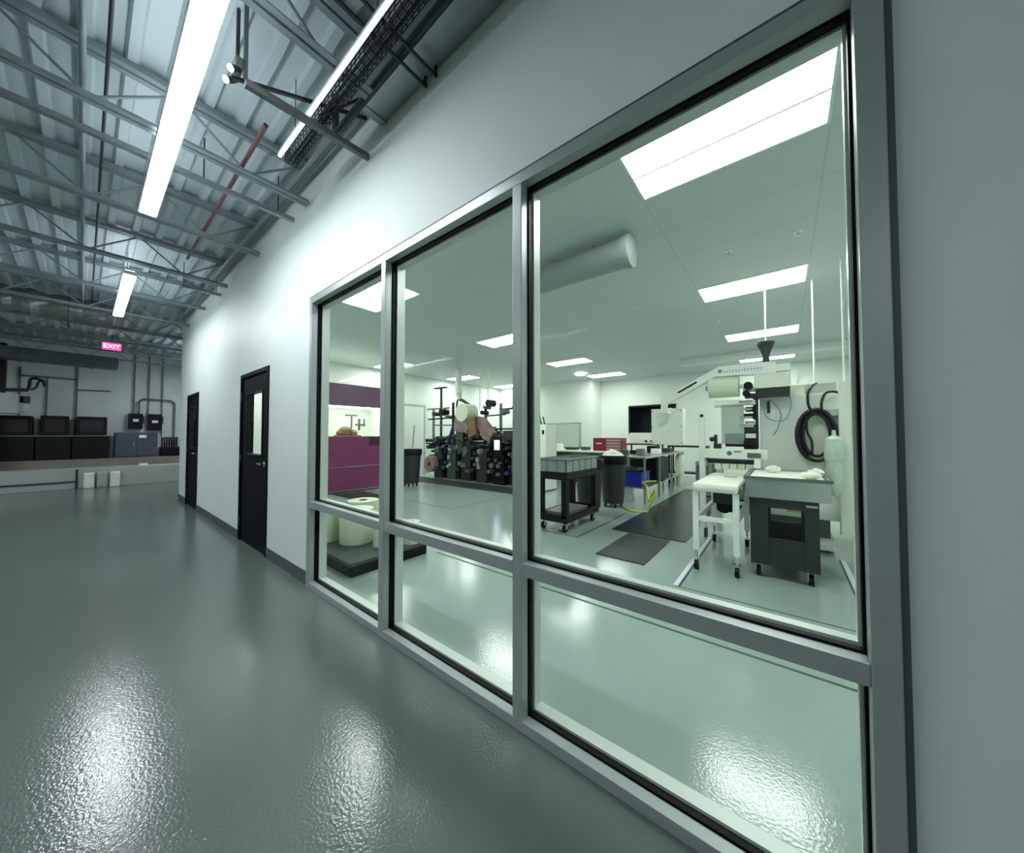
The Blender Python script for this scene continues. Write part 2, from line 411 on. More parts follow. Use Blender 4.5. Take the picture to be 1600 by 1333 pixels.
# ================================================================== HALL CEILING THINGS
def joist(x, y1, label):
    t = empty('bar_joist', label, 'joist', (x, -6, 3.55), 'open web steel joists under the hall roof deck')
    zt, zb = 3.905, 3.56
    MB().box(x-.055, -5.98, zt-.02, x-.008, y1, zt+.022).box(x+.008, -5.98, zt-.02, x+.055, y1, zt+.022).build('top_chord', M_JOIST, t)
    MB().box(x-.05, -5.98, zb-.003, x-.008, y1-.02, zb+.003).box(x-.014, -5.98, zb+.003, x-.008, y1-.02, zb+.04).box(x+.008, -5.98, zb-.003, x+.05, y1-.02, zb+.003).box(x+.008, -5.98, zb+.003, x+.014, y1-.02, zb+.04).build('bottom_chord', M_JOIST, t)
    w_ = MB(); y = -5.9; up = True
    while y+.42 < y1:
        a, b = (zb+.01, zt) if up else (zt, zb+.01)
        w_.cyl((x, y, a), (x, y+.42, b), .0095, n=8); y += .42; up = not up
    w_.build('web', M_JOIST, t)
    return t
JX = [-0.6, -2.05, -3.5, -4.95, -6.4, -7.85, -9.3]
names = ['first joist in from the near edge, above the slim light', 'joist crossing just above the near end of the bright strip light', 'joist over the middle of the long bright strip light',
         'joist above the far end of the long bright strip light', 'joist between the two bright strip lights', 'joist over the short far strip light', 'joist just past the foil wrapped duct']
for x, nm in zip(JX, names): joist(x, WY-.004 if x < -2.3 else 1.12, 'grey open web steel '+nm)
for x, nm in zip((-10.75, -12.2, -13.65, -15.1), ['first joist beyond the end of the white wall', 'second joist beyond the end of the white wall', 'joist in front of the dark duct', 'joist nearest the back wall']):
    joist(x, 2.55, 'grey open web steel '+nm)
# strip lights
def strip(x0, x1, label, y=.338):
    z = 3.465
    t = empty('strip_light', label, 'strip light', ((x0+x1)/2, y, z), 'linear strip lights hung along the hall')
    MB().box(x0, y-.06, z, x1, y+.06, z+.055, .006).build('housing', M_LAMPH, t)
    p = [(y-.056, z), (y-.052, z-.010), (y+.052, z-.010), (y+.056, z)]
    MB().prism(p, 'x', x0+.006, x1-.006).build('lens', M_LED, t)
    MB().box(x0+.01, y-.04, z+.0555, x1-.01, y+.04, z+.062).build('added_uplight', M_UPL, t)  # glowing top added so the deck above gets light
    for s in (.2, .8):
        xx = x0+(x1-x0)*s
        MB().cyl((xx, y, z+.062), (xx, y, 3.93), .003, n=6).build('hanger_wire', M_DARKST, t)
strip(-4.67, -1.9, 'long bright white strip light hanging nearest over the hall')
strip(-9.08, -6.64, 'short looking bright strip light farther down the hall')
for k, (a, b) in enumerate([(-13.3, -11.1), (-9.4, -7.0), (-5.4, -3.0), (1.2, 3.4)]):  # row out of view, added to light the walls and far end
    strip(a, b, ['added unseen strip light nearest the far plinth', 'added unseen strip light across from the doors', 'added unseen strip light across from the big window', 'added unseen strip light behind the camera'][k], -3.4)
strip(-14.3, -11.9, 'added unseen strip light in the recess beyond the white wall', 2.2)  # hidden lamp added to brighten the back wall
# slim light against the basket tray
t = empty('slim_strip_light', 'thin pale strip light hung close to the white wall', 'strip light', (-1.8, .90, 3.52))
MB().box(-3.02, .89, 3.53, 0.0, .91, 3.553).build('housing', M_LAMPH, t)
MB().box(-3.01, .889, 3.518, 0.0, .911, 3.53).build('lens', M_SLIM, t)
for xx in (-2.7, -1.6, -.5): MB().cyl((xx, .9, 3.553), (xx, .9, 3.93), .003, n=6).build('hanger_wire', M_DARKST, t)
tr = empty('cable_tray', 'black wire basket cable tray beside the slim strip light', 'cable tray', (-1.5, 1.03, 3.5))
m = MB()
for yy in (.935, .96, .985, 1.01): m.bar((-3.0, yy, 3.5), (0, yy, 3.5), .004)
for yy in (.935, 1.01):
    for zz in (3.53, 3.56): m.bar((-3.0, yy, zz), (0, yy, zz), .004)
x = -3.0
while x <= 0: m.bar((x, .935, 3.5), (x, 1.01, 3.5), .004); m.bar((x, .935, 3.5), (x, .935, 3.56), .004); m.bar((x, 1.01, 3.5), (x, 1.01, 3.56), .004); x += .05
m.build('basket', M_BLACK, tr)
cb = MB()
for k in range(2): 
    cb.tube([(-3.0+i*.3, .955+k*.03+random.uniform(-.006, .006), 3.512+random.uniform(0, .012)) for i in range(11)], .009, 8)
cb.build('cables', M_DGREY, tr)
# pipes
def pipe(name, pts, r, m, label, cat='pipe', group=None, n=12):
    return tag((MB().hose(pts, r, n) if cat in ('hose', 'tube') else MB().tube(pts, r, n)).build(name, m, smooth=True), label, cat, group)
pipe('sprinkler_pipe', [(-2.9, .78, 3.62), (-5.9, .78, 3.62)], .015, M_RED, 'dark red sprinkler pipe running under the roof deck')
pipe('steel_pipe', [(0.2, -.05, 3.70), (-9.9, -.05, 3.70)], .016, M_JOIST, 'grey pipe running along the hall left of the strip lights')
pipe('steel_pipe', [(0.2, .05, 3.76), (-9.9, .05, 3.76)], .010, M_DARKST, 'thin dark conduit beside the grey pipe left of the strip lights')
for k, (yy, zz, r) in enumerate([(1.275, 3.84, .014), (1.235, 3.80, .014), (1.19, 3.76, .018)]):
    pipe('wall_conduit', [(-2.3, yy, zz), (-10.1, yy, zz)], r, M_GALV, ['conduit highest against the wall top', 'middle conduit of three along the wall top', 'lowest and thickest conduit along the wall top'][k], 'conduit', 'conduits along the wall top')
pipe('roof_conduit', [(0.0, 1.10, 3.60), (-2.5, 1.12, 3.6), (-2.56, 1.12, 3.62), (-2.58, 1.12, 3.9)], .024, M_DARKST, 'dark bent conduit close above the white wall near the slim light', 'conduit')
# strut under the joists, lit from below
t = empty('strut_channel', 'long pale strut channel crossing under the long strip light', 'strut', (-3.86, -1.6, 3.53))
MB().box(-3.885, -4.5, 3.535, -3.84, 1.29, 3.54).box(-3.885, -4.5, 3.54, -3.882, 1.29, 3.575).box(-3.843, -4.5, 3.54, -3.84, 1.29, 3.575).build('channel', M_GALV, t)
for yy in (-3.0, -1.2, .6, 1.15): MB().cyl((-3.862, yy, 3.54), (-3.862, yy, 3.93), .005, n=6).build('threaded_rod', M_DARKST, t)
t = empty('strut_channel', 'short strut bracket fixed near the far end of the wall top', 'strut', (-6.9, 1.15, 3.6))
MB().box(-6.92, .85, 3.56, -6.88, 1.305, 3.60).build('channel', M_GALV, t)
for yy in (.88, 1.25): MB().cyl((-6.9, yy, 3.6), (-6.9, yy, 3.93), .005, n=6).build('threaded_rod', M_DARKST, t)
# emergency twin lamp
t = empty('emergency_light', 'small twin headed emergency light beside the long strip light', 'emergency light', (-2.5, .52, 3.48))
MB().box(-2.56, .50, 3.50, -2.42, .54, 3.56, .008).build('body', M_MGREY, t)
MB().cyl((-2.52, .53, 3.56), (-2.52, .53, 3.93), .01, n=8).build('stem', M_DARKST, t)
for dx in (-.055, .045):
    h = MB().cyl((-2.49+dx, .52, 3.5), (-2.47+dx, .48, 3.46), .014, .020, n=14).build('lamp_head', M_DGREY, t, smooth=True)
    MB().cyl((-2.47+dx, .4795, 3.4595), (-2.469+dx, .4765, 3.457), .018, n=14).build('lamp_lens', M_EMLIT, h)
# cross girder and bracing near the slim light
t = empty('roof_brace', 'dark diagonal steel brace above the slim strip light', 'brace', (-2.3, 1.0, 3.44))
MB().bar((-2.44, .55, 3.44), (-2.42, 1.30, 3.47), .035, .04).bar((-2.44, .55, 3.46), (-2.44, .55, 3.93), .02).build('brace_bar', M_MGREY, t)
MB().bar((-2.5, .5, 3.47), (-2.36, 1.25, 3.7), .018).bar((-2.3, .9, 3.42), (-2.3, 1.28, 3.88), .014).build('brace_rod', M_DARKST, t)
t = empty('roof_brace', 'pair of thin bracket bars fixed to the near wall top', 'brace', (-1.6, 1.1, 3.5))
for xx in (-1.72, -1.62): MB().bar((xx, .55, 3.56), (xx, 1.3, 3.56), .014).bar((xx, 1.29, 3.56), (xx, 1.29, 3.93), .014).build('brace_rod', M_DARKST, t)
# flat pale duct over the near wall top
t = empty('flat_duct', 'pale flat duct running tight to the wall top', 'duct', (0, 1.2, 3.6))
MB().box(-2.25, 1.135, 3.615, 4.4, 1.305, 3.92, .004).build('duct_body', M_GALV, t)
for xx in (-2.2, -1.0, .2): MB().box(xx-.015, 1.125, 3.605, xx+.015, 1.307, 3.925).build('duct_flange', M_GALV, t)
# insulated duct, foil wrapped, across the hall
def lumpy():
    m = MB(); N = 70; n = 20; rings = []
    for i in range(N+1):
        y = -5.9 + i*(6.2/N)
        r0 = .225 + .02*math.sin(i*1.7) + random.uniform(-.012, .012)
        rings.append([m.bm.verts.new((-9.85+(r0+random.uniform(-.012, .012))*math.cos(2*PI*k/n), y, 3.60+(r0*.95+random.uniform(-.015, .015))*math.sin(2*PI*k/n))) for k in range(n)])
    for A, B in zip(rings, rings[1:]):
        for k in range(n): m.bm.faces.new((A[k], A[(k+1) % n], B[(k+1) % n], B[k]))
    m.bm.faces.new(rings[0][::-1]); m.bm.faces.new(rings[-1])
    return m
t = empty('insulated_duct', 'crumpled foil wrapped round duct crossing the hall', 'duct', (-9.85, -2, 3.34))
lumpy().build('foil_jacket', M_FOIL, t)
for yy in (-3.6, -1.7, -.2): MB().box(-10.12, yy-.012, 3.34, -9.58, yy+.012, 3.346).cyl((-10.115, yy, 3.346), (-10.115, yy, 3.93), .005, n=6).cyl((-9.585, yy, 3.346), (-9.585, yy, 3.93), .005, n=6).build('duct_hanger', M_DARKST, t)
# dark rectangular duct before the back wall
t = empty('rectangular_duct', 'large dark rectangular duct in front of the back wall', 'duct', (-14.2, -1, 3.1))
MB().box(-14.55, -4.5, 3.18, -13.85, 0.55, 3.43, .005).build('duct_body', M_DUCTG, t)
for yy in (-3.2, -2.1, -1.0, .1): MB().box(-14.57, yy-.02, 3.16, -13.83, yy+.02, 3.435).build('duct_flange', M_DUCTG, t)
# exit sign
t = empty('exit_sign', 'glowing pink red exit sign hanging by the back wall', 'exit sign', (-13.4, .41, 3.75))
MB().box(-13.43, .24, 3.54, -13.39, .58, 3.74, .006).build('sign_housing', M_DGREY, t)
MB().box(-13.389, .25, 3.55, -13.385, .57, 3.73).build('sign_face', M_EXIT, t)
text('sign_lettering', 'EXIT', .14, M_EXITL, t, (-13.383, .41, 3.64), (PI/2, 0, PI/2))
MB().cyl((-13.41, .41, 3.74), (-13.41, .41, 3.93), .01, n=8).build('stem', M_DARKST, t)

# ================================================================== FAR END OF THE HALL
PZ = 0.72
def machine(y0, y1, z1, label, split, tray):
    t = empty('press_brake', label, 'machine', (-15.4, (y0+y1)/2, PZ), 'black machines on the far plinth')
    MB().box(-15.8, y0, PZ, -15.1, y1, PZ+.62, .012).build('base_cabinet', M_BLACK, t)
    for k in range(2):
        a = y0+(y1-y0)*(.04+.48*k); b = a+(y1-y0)*.44
        MB().box(-15.099, a, PZ+.06, -15.085, b, PZ+.56, .004).build('door_panel', M_BLACK, t)
    MB().box(-15.82, y0-.01, PZ+.62, -15.06, y1+.01, PZ+.655, .004).build('worktop', M_MGREY, t)
    MB().box(-15.8, y0+.05, PZ+.655, -15.35, y1-.05, z1, .02).build('upper_body', M_BLACK, t)
    MB().box(-15.349, y0+.12, PZ+.74, -15.34, y1-.12, z1-.1, .003).build('viewing_panel', M_HOSE, t)
    return t
machine(-2.9, -1.62, 1.86, 'black machine at the left edge behind the jib post', 1, 1)
machine(-1.60, -.78, 1.88, 'black machine below the jib arm with low front doors', 1, 1)
machine(-.76, -.2, 1.90, 'middle black machine on the far plinth, right of the jib arm', 1, 1)
machine(-.18, .48, 1.90, 'rightmost black machine on the far plinth beside the grey cabinet', 1, 1)
t = empty('electrical_cabinet', 'dark blue grey cabinet below the two switch boxes', 'cabinet', (-15.4, 1.0, PZ))
MB().box(-15.75, .58, PZ, -15.15, 1.44, 1.46, .01).build('cabinet_body', M_MGREYCAB, t)
for a, b in ((.6, 1.0), (1.02, 1.42)): 
    d_ = MB().box(-15.149, a, PZ+.04, -15.135, b, 1.44, .003).build('door', M_MGREYCAB, t)
    MB().box(-15.134, b-.06, 1.05, -15.12, b-.04, 1.15).build('handle', M_CHROME, d_)
MB().box(-15.134, 1.05, 1.3, -15.13, 1.2, 1.38).build('label_plate', M_WHITE, t)
t = empty('transformer', 'small finned black unit right of the dark blue grey cabinet', 'machine', (-15.4, 1.75, PZ))
MB().box(-15.7, 1.52, PZ, -15.2, 1.98, 1.0, .01).build('base', M_BLACK, t)
fn = MB()
for k in range(7): fn.box(-15.6, 1.56+k*.055, 1.0, -15.3, 1.575+k*.055, 1.32)
fn.build('cooling_fins', M_DGREY, t)
for k, (y0, y1) in enumerate(((.86, 1.16), (1.27, 1.58))):
    t = empty('switch_box', ['black safety switch box on the back wall, left of the pair', 'black safety switch box on the back wall, right of the pair'][k], 'switch box', (-15.9, (y0+y1)/2, 1.58), 'safety switches on the back wall')
    MB().box(-15.895, y0, 1.58-.04*k, -15.72, y1, 2.05, .012).build('box_body', M_BLACK, t)
    MB().box(-15.719, y0+.09, 1.8-.03*k, -15.712, y1-.09, 1.88-.03*k).build('label_plate', M_WHITEP, t)
    MB().box(-15.80, y1, 1.74, -15.74, y1+.035, 1.98, .005).build('lever', M_DGREY, t)
def arc(cy_, cz, r, a0, a1, n=8, x=-15.8):
    return [(x, cy_+r*math.cos(math.radians(a0+(a1-a0)*i/n)), cz+r*math.sin(math.radians(a0+(a1-a0)*i/n))) for i in range(n+1)]
pipe('looped_conduit', [(-15.8, 1.08, 2.05)]+[(-15.8, 1.08, 2.38)]+arc(1.2, 2.40, .12, 180, 90)+arc(1.73, 2.38, .14, 90, 0)+[(-15.8, 1.87, 1.08)], .026, M_MGREY, 'thick conduit looping over both switch boxes', 'conduit')
for k, yy in enumerate((.97, 1.28, 1.585)):
    pipe('riser_conduit', [(-15.84, yy, 2.05 if k < 2 else 1.35), (-15.84, yy, 3.92)], .017, M_MGREY, ['leftmost of three thin vertical conduits on the back wall', 'middle of three thin vertical conduits on the back wall', 'rightmost of three thin vertical conduits on the back wall'][k], 'conduit', 'riser conduits on the back wall')
pipe('wall_bracket_rail', [(-15.86, -.13, 2.68), (-15.86, .50, 2.70)], .016, M_DARKST, 'short dark horizontal rail fixed on the back wall', 'rail')
t = empty('machine_head', 'white machine head on a column below the black jib arm', 'machine', (-15.2, -1.0, 1.4))
MB().box(-14.88, -1.55, 1.9, -14.5, -1.0, 2.38, .02).build('head_body', M_CONC, t)
MB().box(-14.86, -1.5, .5, -14.6, -1.3, 1.9, .01).build('column', M_MGREY, t)
MB().box(-14.64, -.99, 2.16, -14.6, -.83, 2.34, .01).build('display', M_DGREY, t)
MB().prism([(-1.0, 1.92), (-.93, 1.96), (-.93, 2.3), (-1.0, 2.36)], 'x', -14.85, -14.6).build('side_cover', M_CONC, t)
t = empty('jib_arm', 'black jib arm with a curled end on a black post', 'jib arm', (-14.7, -1.6, .5))
MB().box(-14.98, -1.36, .5, -14.92, -1.30, 2.42).box(-14.99, -1.40, 2.42, -14.75, -1.20, 3.62, .01).build('post', M_BLACK, t)
MB().bar((-14.8, -1.35, 2.47), (-14.7, -.88, 2.50), .07, .08).build('arm', M_BLACK, t)
MB().hose([(-14.7, -.88, 2.50), (-14.7, -.86, 2.62), (-14.7, -.84, 2.78), (-14.7, -.76, 2.80), (-14.7, -.68, 2.76), (-14.7, -.64, 2.70), (-14.7, -.64, 2.62)], .03, 10).hose([(-14.7, -.84, 2.5), (-14.7, -.76, 2.58), (-14.7, -.74, 2.68), (-14.7, -.7, 2.76)], .02, 8).build('hook_end', M_BLACK, t, smooth=True)
# items by the plinth face
for k, (yy, hh, mm, lb) in enumerate([(.12, .40, M_WHITEP, 'pale sack shaped box at the plinth foot, leftmost of the three'), (.34, .42, M_CONC, 'pale grey box at the plinth foot, middle of the three'), (.56, .40, M_WHITEP, 'pale box at the plinth foot, rightmost of the three')]):
    tag(MB().box(-14.22, yy-.09, 0, -14.06, yy+.09, hh, .03).build('storage_box', mm), lb, 'box', 'boxes at the plinth foot')
tag(MB().box(-14.7, 1.02, .5, -14.5, 1.2, .56, .01).build('small_tray', M_WHITEP), 'small white tray lying on the plinth edge', 'tray')

# ================================================================== ROOM CEILING THINGS
def troffer(x, y, m):
    t = empty('ceiling_troffer', '', 'ceiling light', (0, 0, H_ROOM))
    a, b = .61, .305
    MB().box(-a, -b, H_ROOM-.012, a, -b+.02, H_ROOM-.001).box(-a, b-.02, H_ROOM-.012, a, b, H_ROOM-.001).box(-a, -b+.02, H_ROOM-.012, -a+.02, b-.02, H_ROOM-.001).box(a-.02, -b+.02, H_ROOM-.012, a, b-.02, H_ROOM-.001).build('frame', M_LAMPH, t)
    for k in range(2):
        y0 = -b+.022+k*.29
        p = [(y0, H_ROOM-.004), (y0+.02, H_ROOM-.010), (y0+.135, H_ROOM-.0118), (y0+.25, H_ROOM-.010), (y0+.27, H_ROOM-.004)]
        MB().prism(p, 'x', -a+.022, a-.022).build('diffuser', m, t)
    MB().box(-a+.02, -.008, H_ROOM-.011, a-.02, .008, H_ROOM-.002).build('centre_bar', M_LAMPH, t)
    return t
TX = [-.33, -4.75, -9.1, 4.05]; TY = [2.75, 5.73, 8.6, 11.4]  # last column is out of view, added to light the packing machine
cols = ['right column nearest the machine', 'middle column', 'left column', 'added unseen column right of the machine']; rows = ['nearest row by the window', 'second row from the window', 'third row from the window', 'farthest row by the back wall']
T0 = troffer(0, 0, M_TROF); first = True
for i, x in enumerate(TX):
    for j, y in enumerate(TY):
        if i in (1, 2) and j == 3: y = 11.2
        if first: o = T0; first = False
        else: o = copy_tree(T0)
        o.location = (x, y, H_ROOM); o['label'] = 'white recessed ceiling light, %s, %s' % (rows[j], cols[i]); o['group'] = 'recessed ceiling lights in the machine room'
# small round ceiling items
tag(MB().box(-5.45, 10.3, H_ROOM-.06, -5.2, 10.5, H_ROOM, .01).build('smoke_detector_light', M_TROF), 'small bright square lamp on the ceiling in front of the projecting wall', 'ceiling light')
for k, (x, y) in enumerate([(-1.9, 5.6), (-.9, 7.2), (-.45, 4.5), (.15, 4.5)]):
    t = empty('fire_sprinkler', ['small sprinkler head left of the second row light', 'small sprinkler head beyond the second row light', 'small sprinkler head in front of the second row light, left one', 'small sprinkler head in front of the second row light, right one'][k], 'sprinkler head', (x, y, H_ROOM), 'ceiling sprinkler heads')
    MB().cyl((x, y, H_ROOM), (x, y, H_ROOM-.012), .04, n=16).build('escutcheon', M_WHITE, t)
    MB().cyl((x, y, H_ROOM-.012), (x, y, H_ROOM-.045), .01, n=8).cyl((x, y, H_ROOM-.045), (x, y, H_ROOM-.05), .022, n=10).build('nozzle', M_CHROME, t)
t = empty('reflection_duct', 'pale round duct with a domed end, standing for a glass reflection', 'duct', (-1.6, 3.3, 3.1))  # solid shape built where the window glass shows a faint reflection
m = MB(); N = 24; rs = []
for xx, r in [(-3.1, .15), (-1.28, .15), (-1.22, .17), (-1.18, .165), (-1.16, .12), (-1.155, .01)]:
    rs.append([m.bm.verts.new((max(xx, -2.3), 3.45+r*math.cos(2*PI*k/N), 3.26+r*math.sin(2*PI*k/N))) for k in range(N)])
for A, B in zip(rs, rs[1:]):
    for k in range(N): m.bm.faces.new((A[k], A[(k+1) % N], B[(k+1) % N], B[k]))
m.bm.faces.new(rs[0][::-1]); m.bm.faces.new(rs[-1])
m.build('duct_body', mat('duct_paint', (158, 168, 165), .5), t, smooth=True)
for xx in (-2.1, -1.6): MB().cyl((xx, 3.45, 3.41), (xx, 3.45, 3.46), .006, n=8).build('hanger', M_GALV, t)

# ================================================================== ROOM FLOOR MARKS
def flat(name, m, label, cat, boxes, group=None, h=.0015):
    b = MB()
    for x0, y0, x1, y1 in boxes: b.box(x0, y0, 0, x1, y1, h)
    return tag(b.build(name, m), label, cat, group)
flat('floor_tape', M_TAPEG, 'dark green floor tape line parallel to the window', 'floor tape', [(-3.2, 2.60, 4.0, 2.622)])
flat('floor_tape', M_TAPEW, 'white floor tape on the left of the packing machine', 'floor tape', [(-.815, 3.40, -.775, 5.3)])
flat('floor_tape', M_TAPEB, 'blue edge line beside the white tape left of the packing machine', 'floor tape', [(-.772, 3.40, -.755, 5.3)])
flat('floor_tape', M_TAPEW, 'white floor tape on the right of the packing machine', 'floor tape', [(.47, 3.40, .51, 5.2)])
flat('floor_tape', M_TAPEB, 'blue edge line beside the white tape on the right', 'floor tape', [(.453, 3.40, .467, 5.2)])
flat('floor_tape', M_LINE, 'thin dark line in front of the packing machine', 'floor tape', [(-.81, 3.385, 4.0, 3.398)])
flat('floor_tape', M_LINE, 'thin dark floor square around the black utility cart', 'floor tape', [(-3.3, 4.16, -2.2, 4.18), (-2.2, 4.16, -2.18, 6.0)])
flat('floor_tape', M_LINE, 'thin dark floor line in front of the printing press', 'floor tape', [(-9.5, 4.30, -4.83, 4.315), (-4.85, 4.315, -4.835, 5.6)])
def rmat(x0, y0, x1, y1, m, label, grp=None):
    t = MB(); p = [(x0, y0), (x1, y0), (x1, y1), (x0, y1)]
    t.box(x0, y0, 0.0, x1, y1, .012, .005)
    tag(t.build('floor_mat', m), label, 'floor mat', grp)
rmat(-1.72, 3.71, -1.17, 4.77, M_MAT, 'short dark grey anti fatigue mat nearest the window')
rmat(-1.98, 4.82, -1.0, 9.6, M_MATG, 'long shiny black mat beside the workbench')
rmat(-9.8, 6.25, -4.6, 7.0, M_MAT, 'long black mat in front of the printing press')

# ================================================================== PALLET AND ROLLS
t = empty('skid', 'low dark skid with black sides carrying white rolls', 'pallet', (-3.85, 2.06, 0))
MB().box(-4.5, 1.62, .10, -3.27, 2.53, .135, .004).build('deck', M_PALLET, t)
for y0, y1 in ((1.63, 1.72), (2.03, 2.12), (2.43, 2.52)): MB().box(-4.49, y0, 0, -3.28, y1, .10).build('runner', M_BLACK, t)
MB().box(-3.282, 1.635, .0, -3.272, 2.515, .10).box(-4.49, 1.622, .02, -3.29, 1.63, .10).build('side_board', M_BLACK, t)
def roll(x, y, r, h, label, z=.135, taper=0.0):
    t = empty('film_roll', label, 'roll', (x, y, z), 'white rolls on the dark skid')
    m = MB().lathe((x, y, z), [(r*.98, 0), (r, .01), (r, h-.01), (r*.985, h), (r*.30, h), (r*.30, h-.03), (0, h-.03)], 32)
    m.build('wound_film', M_CREAM, t, smooth=True)
    MB().lathe((x, y, z), [(r*.25, h-.028), (r*.25, h+.004), (r*.2, h+.004), (r*.2, h-.026)], 20).build('core', M_WOOD, t, smooth=True)
roll(-4.27, 1.82, .17, .38, 'white roll at the left corner of the skid')
roll(-3.93, 2.02, .185, .38, 'wide cream roll in the centre of the skid')
roll(-4.28, 2.28, .19, .40, 'white roll standing behind the wide cream roll')
roll(-3.83, 2.38, .13, .33, 'slim cream roll at the back right of the skid')
roll(-3.56, 2.10, .075, .24, 'small short white roll near the skid front')
roll(-3.40, 2.39, .105, .24, 'short white roll at the right front corner of the skid')

# ================================================================== MAROON MACHINE
t = empty('enclosed_machine', 'tall maroon enclosed machine with a white window band', 'machine', (-8.9, 4.2, 0))
X = -8.25
MB().box(-9.5, 3.49, .06, X-.03, 4.93, 1.33, .004).box(-9.5, 3.49, 2.08, X-.03, 4.93, 2.62, .004).box(-9.5, 3.49, 1.33, -9.0, 4.93, 2.08).box(-9.0, 3.49, 1.33, X-.03, 3.53, 2.08).box(-9.0, 4.89, 1.33, X-.03, 4.93, 2.08).build('cabinet_body', M_WHITE, t)
MB().box(X-.029, 3.5, .62, X, 4.92, 1.35, .004).build('front_panel', M_MAROON, t)
MB().box(X-.029, 3.5, .05, X, 4.92, .605, .004).build('front_panel', M_MAROON, t)
MB().box(X-.029, 3.5, 2.08, X, 4.92, 2.61, .004).build('top_panel', M_MAROON2, t)
MB().box(X-.02, 3.5, .606, X+.004, 4.92, .619).build('trim_strip', M_CHROME, t)
MB().box(X-.012, 3.5, .03, X+.004, 4.92, .048).build('trim_strip', M_CHROME, t)
MB().box(X-.02, 3.53, 1.35, X-.014, 4.89, 2.08).build('viewing_window', M_GLASS, t)
MB().box(X+.001, 4.55, 1.12, X+.02, 4.80, 1.34, .004).build('control_pad', mat('dark_maroon', (70, 16, 44), .3), t)
MB().box(-8.5, 3.56, 2.05, -8.35, 4.86, 2.075).build('added_work_lamp', mat('added_work_lamp_lens', (250, 252, 250), .4, emit=(250, 255, 250), estr=5.0), t)  # lamp added inside to brighten the window band
MB().box(-9.4, 3.6, 0, X-.08, 4.85, .06).build('plinth', M_BLACK, t)
hd = MB().ball((-8.6, 4.1, 1.48), .13, (1, 1.3, .9)).ball((-8.6, 3.95, 1.42), .08).ball((-8.6, 4.3, 1.42), .1).box(-8.7, 3.85, 1.33, -8.5, 4.45, 1.38).build('workpiece', M_COPPER, t, smooth=True)
MB().cyl((-8.6, 4.25, 1.55), (-8.6, 4.25, 1.86), .02).box(-8.64, 4.1, 1.86, -8.56, 4.38, 1.9).cyl((-8.6, 4.45, 1.5), (-8.6, 4.45, 1.8), .03).box(-8.64, 4.36, 1.62, -8.56, 4.6, 1.67).cyl((-8.6, 4.58, 1.6), (-8.6, 4.58, 1.8), .02).build('spindle', M_MGREY, t)
rmat(-8.2, 3.6, -6.9, 4.28, M_MATG, 'black mat on the floor before the maroon machine')

# ================================================================== TRASH CANS
def trash(x, y, r, h, label, heap=False):
    t = empty('trash_can', label, 'trash can', (x, y, 0))
    for a in range(4):
        cx, cy2 = x+.6*r*math.cos(a*PI/2+.6), y+.6*r*math.sin(a*PI/2+.6)
        MB().cyl((cx-.012, cy2, .03), (cx+.012, cy2, .03), .03, n=12).box(cx-.015, cy2-.02, .05, cx+.015, cy2+.02, .075).build('caster', M_BLACK, t)
    MB().lathe((x, y, 0), [(r*.72, .075), (r*.78, .08), (r*.97, h-.08), (r, h-.075), (r*1.04, h-.07), (r*1.04, h), (r*.96, h), (r*.93, h-.1), (0, h-.12)], 28).build('barrel', M_DGREY, t, smooth=True)
    b = MB().lathe((x, y, 0), [(r*1.03, h-.16), (r*1.065, h-.10), (r*1.07, h-.01), (r*1.055, h+.008), (r*.95, h+.006), (r*.94, h-.02), (r*1.02, h-.02)], 28).build('bin_liner', M_BLACK, t, smooth=True)
    if heap:
        hb = MB().ball((x, y, h-.03), r*.86, (1, 1, .55), 18)
        for k in range(7): hb.ball((x+random.uniform(-.5, .5)*r, y+random.uniform(-.5, .5)*r, h+.02+random.uniform(0, .03)), r*.3, n=10)
        hb.build('film_scrap', M_WHITEP, t, smooth=True)
    return t
trash(-2.60, 6.42, .25, .98, 'black trash can heaped with white film scrap', True)
trash(-2.78, 5.75, .25, .93, 'plain black trash can right behind the utility cart')
trash(-7.98, 5.6, .27, .99, 'black trash can left of the printing press')
pipe('broom', [(-7.96, 5.62, .9), (-7.93, 5.66, 1.66)], .014, M_YELD, 'yellowish wooden handle standing in the left trash can', 'broom')

# ================================================================== UTILITY CART WITH WIRE BIN
def caster(x, y, parent, r=.055, h=.12, m=None):
    c = MB().cyl((x-.018, y, r), (x+.018, y, r), r, n=18).build('caster', M_BLACK, parent, smooth=True)
    MB().box(x-.026, y-.02, r-.01, x-.02, y+.02, h-.006).box(x+.02, y-.02, r-.01, x+.026, y+.02, h-.006).box(x-.028, y-.03, h-.006, x+.028, y+.03, h).build('fork', M_CHROME, c)
    return c
t = empty('utility_cart', 'black plastic utility cart with a grey wire bin above', 'cart', (-2.62, 4.72, 0))
x0, x1, y0, y1 = -2.86, -2.36, 4.18, 5.22
for cx in (x0+.07, x1-.07):
    for cy2 in (y0+.08, y1-.08): caster(cx, cy2, t)
def shelf(z, nm):
    MB().box(x0, y0, z-.06, x1, y1, z, .02).build(nm, M_BLACK, t)
    MB().box(x0, y0, z, x0+.02, y1, z+.05).box(x1-.02, y0, z, x1, y1, z+.05).box(x0+.02, y0, z, x1-.02, y0+.02, z+.05).box(x0+.02, y1-.02, z, x1-.02, y1, z+.05).build('shelf_lip', M_BLACK, t)
shelf(.20, 'lower_shelf'); shelf(.80, 'upper_shelf')
for cx in (x0+.05, x1-.05):
    for cy2 in (y0+.05, y1-.05): MB().box(cx-.04, cy2-.05, .2, cx+.04, cy2+.05, .745, .012).build('post', M_BLACK, t)
MB().box(x0+.1, y1, .83, x1-.1, y1+.08, .86, .01).build('push_handle', M_BLACK, t)
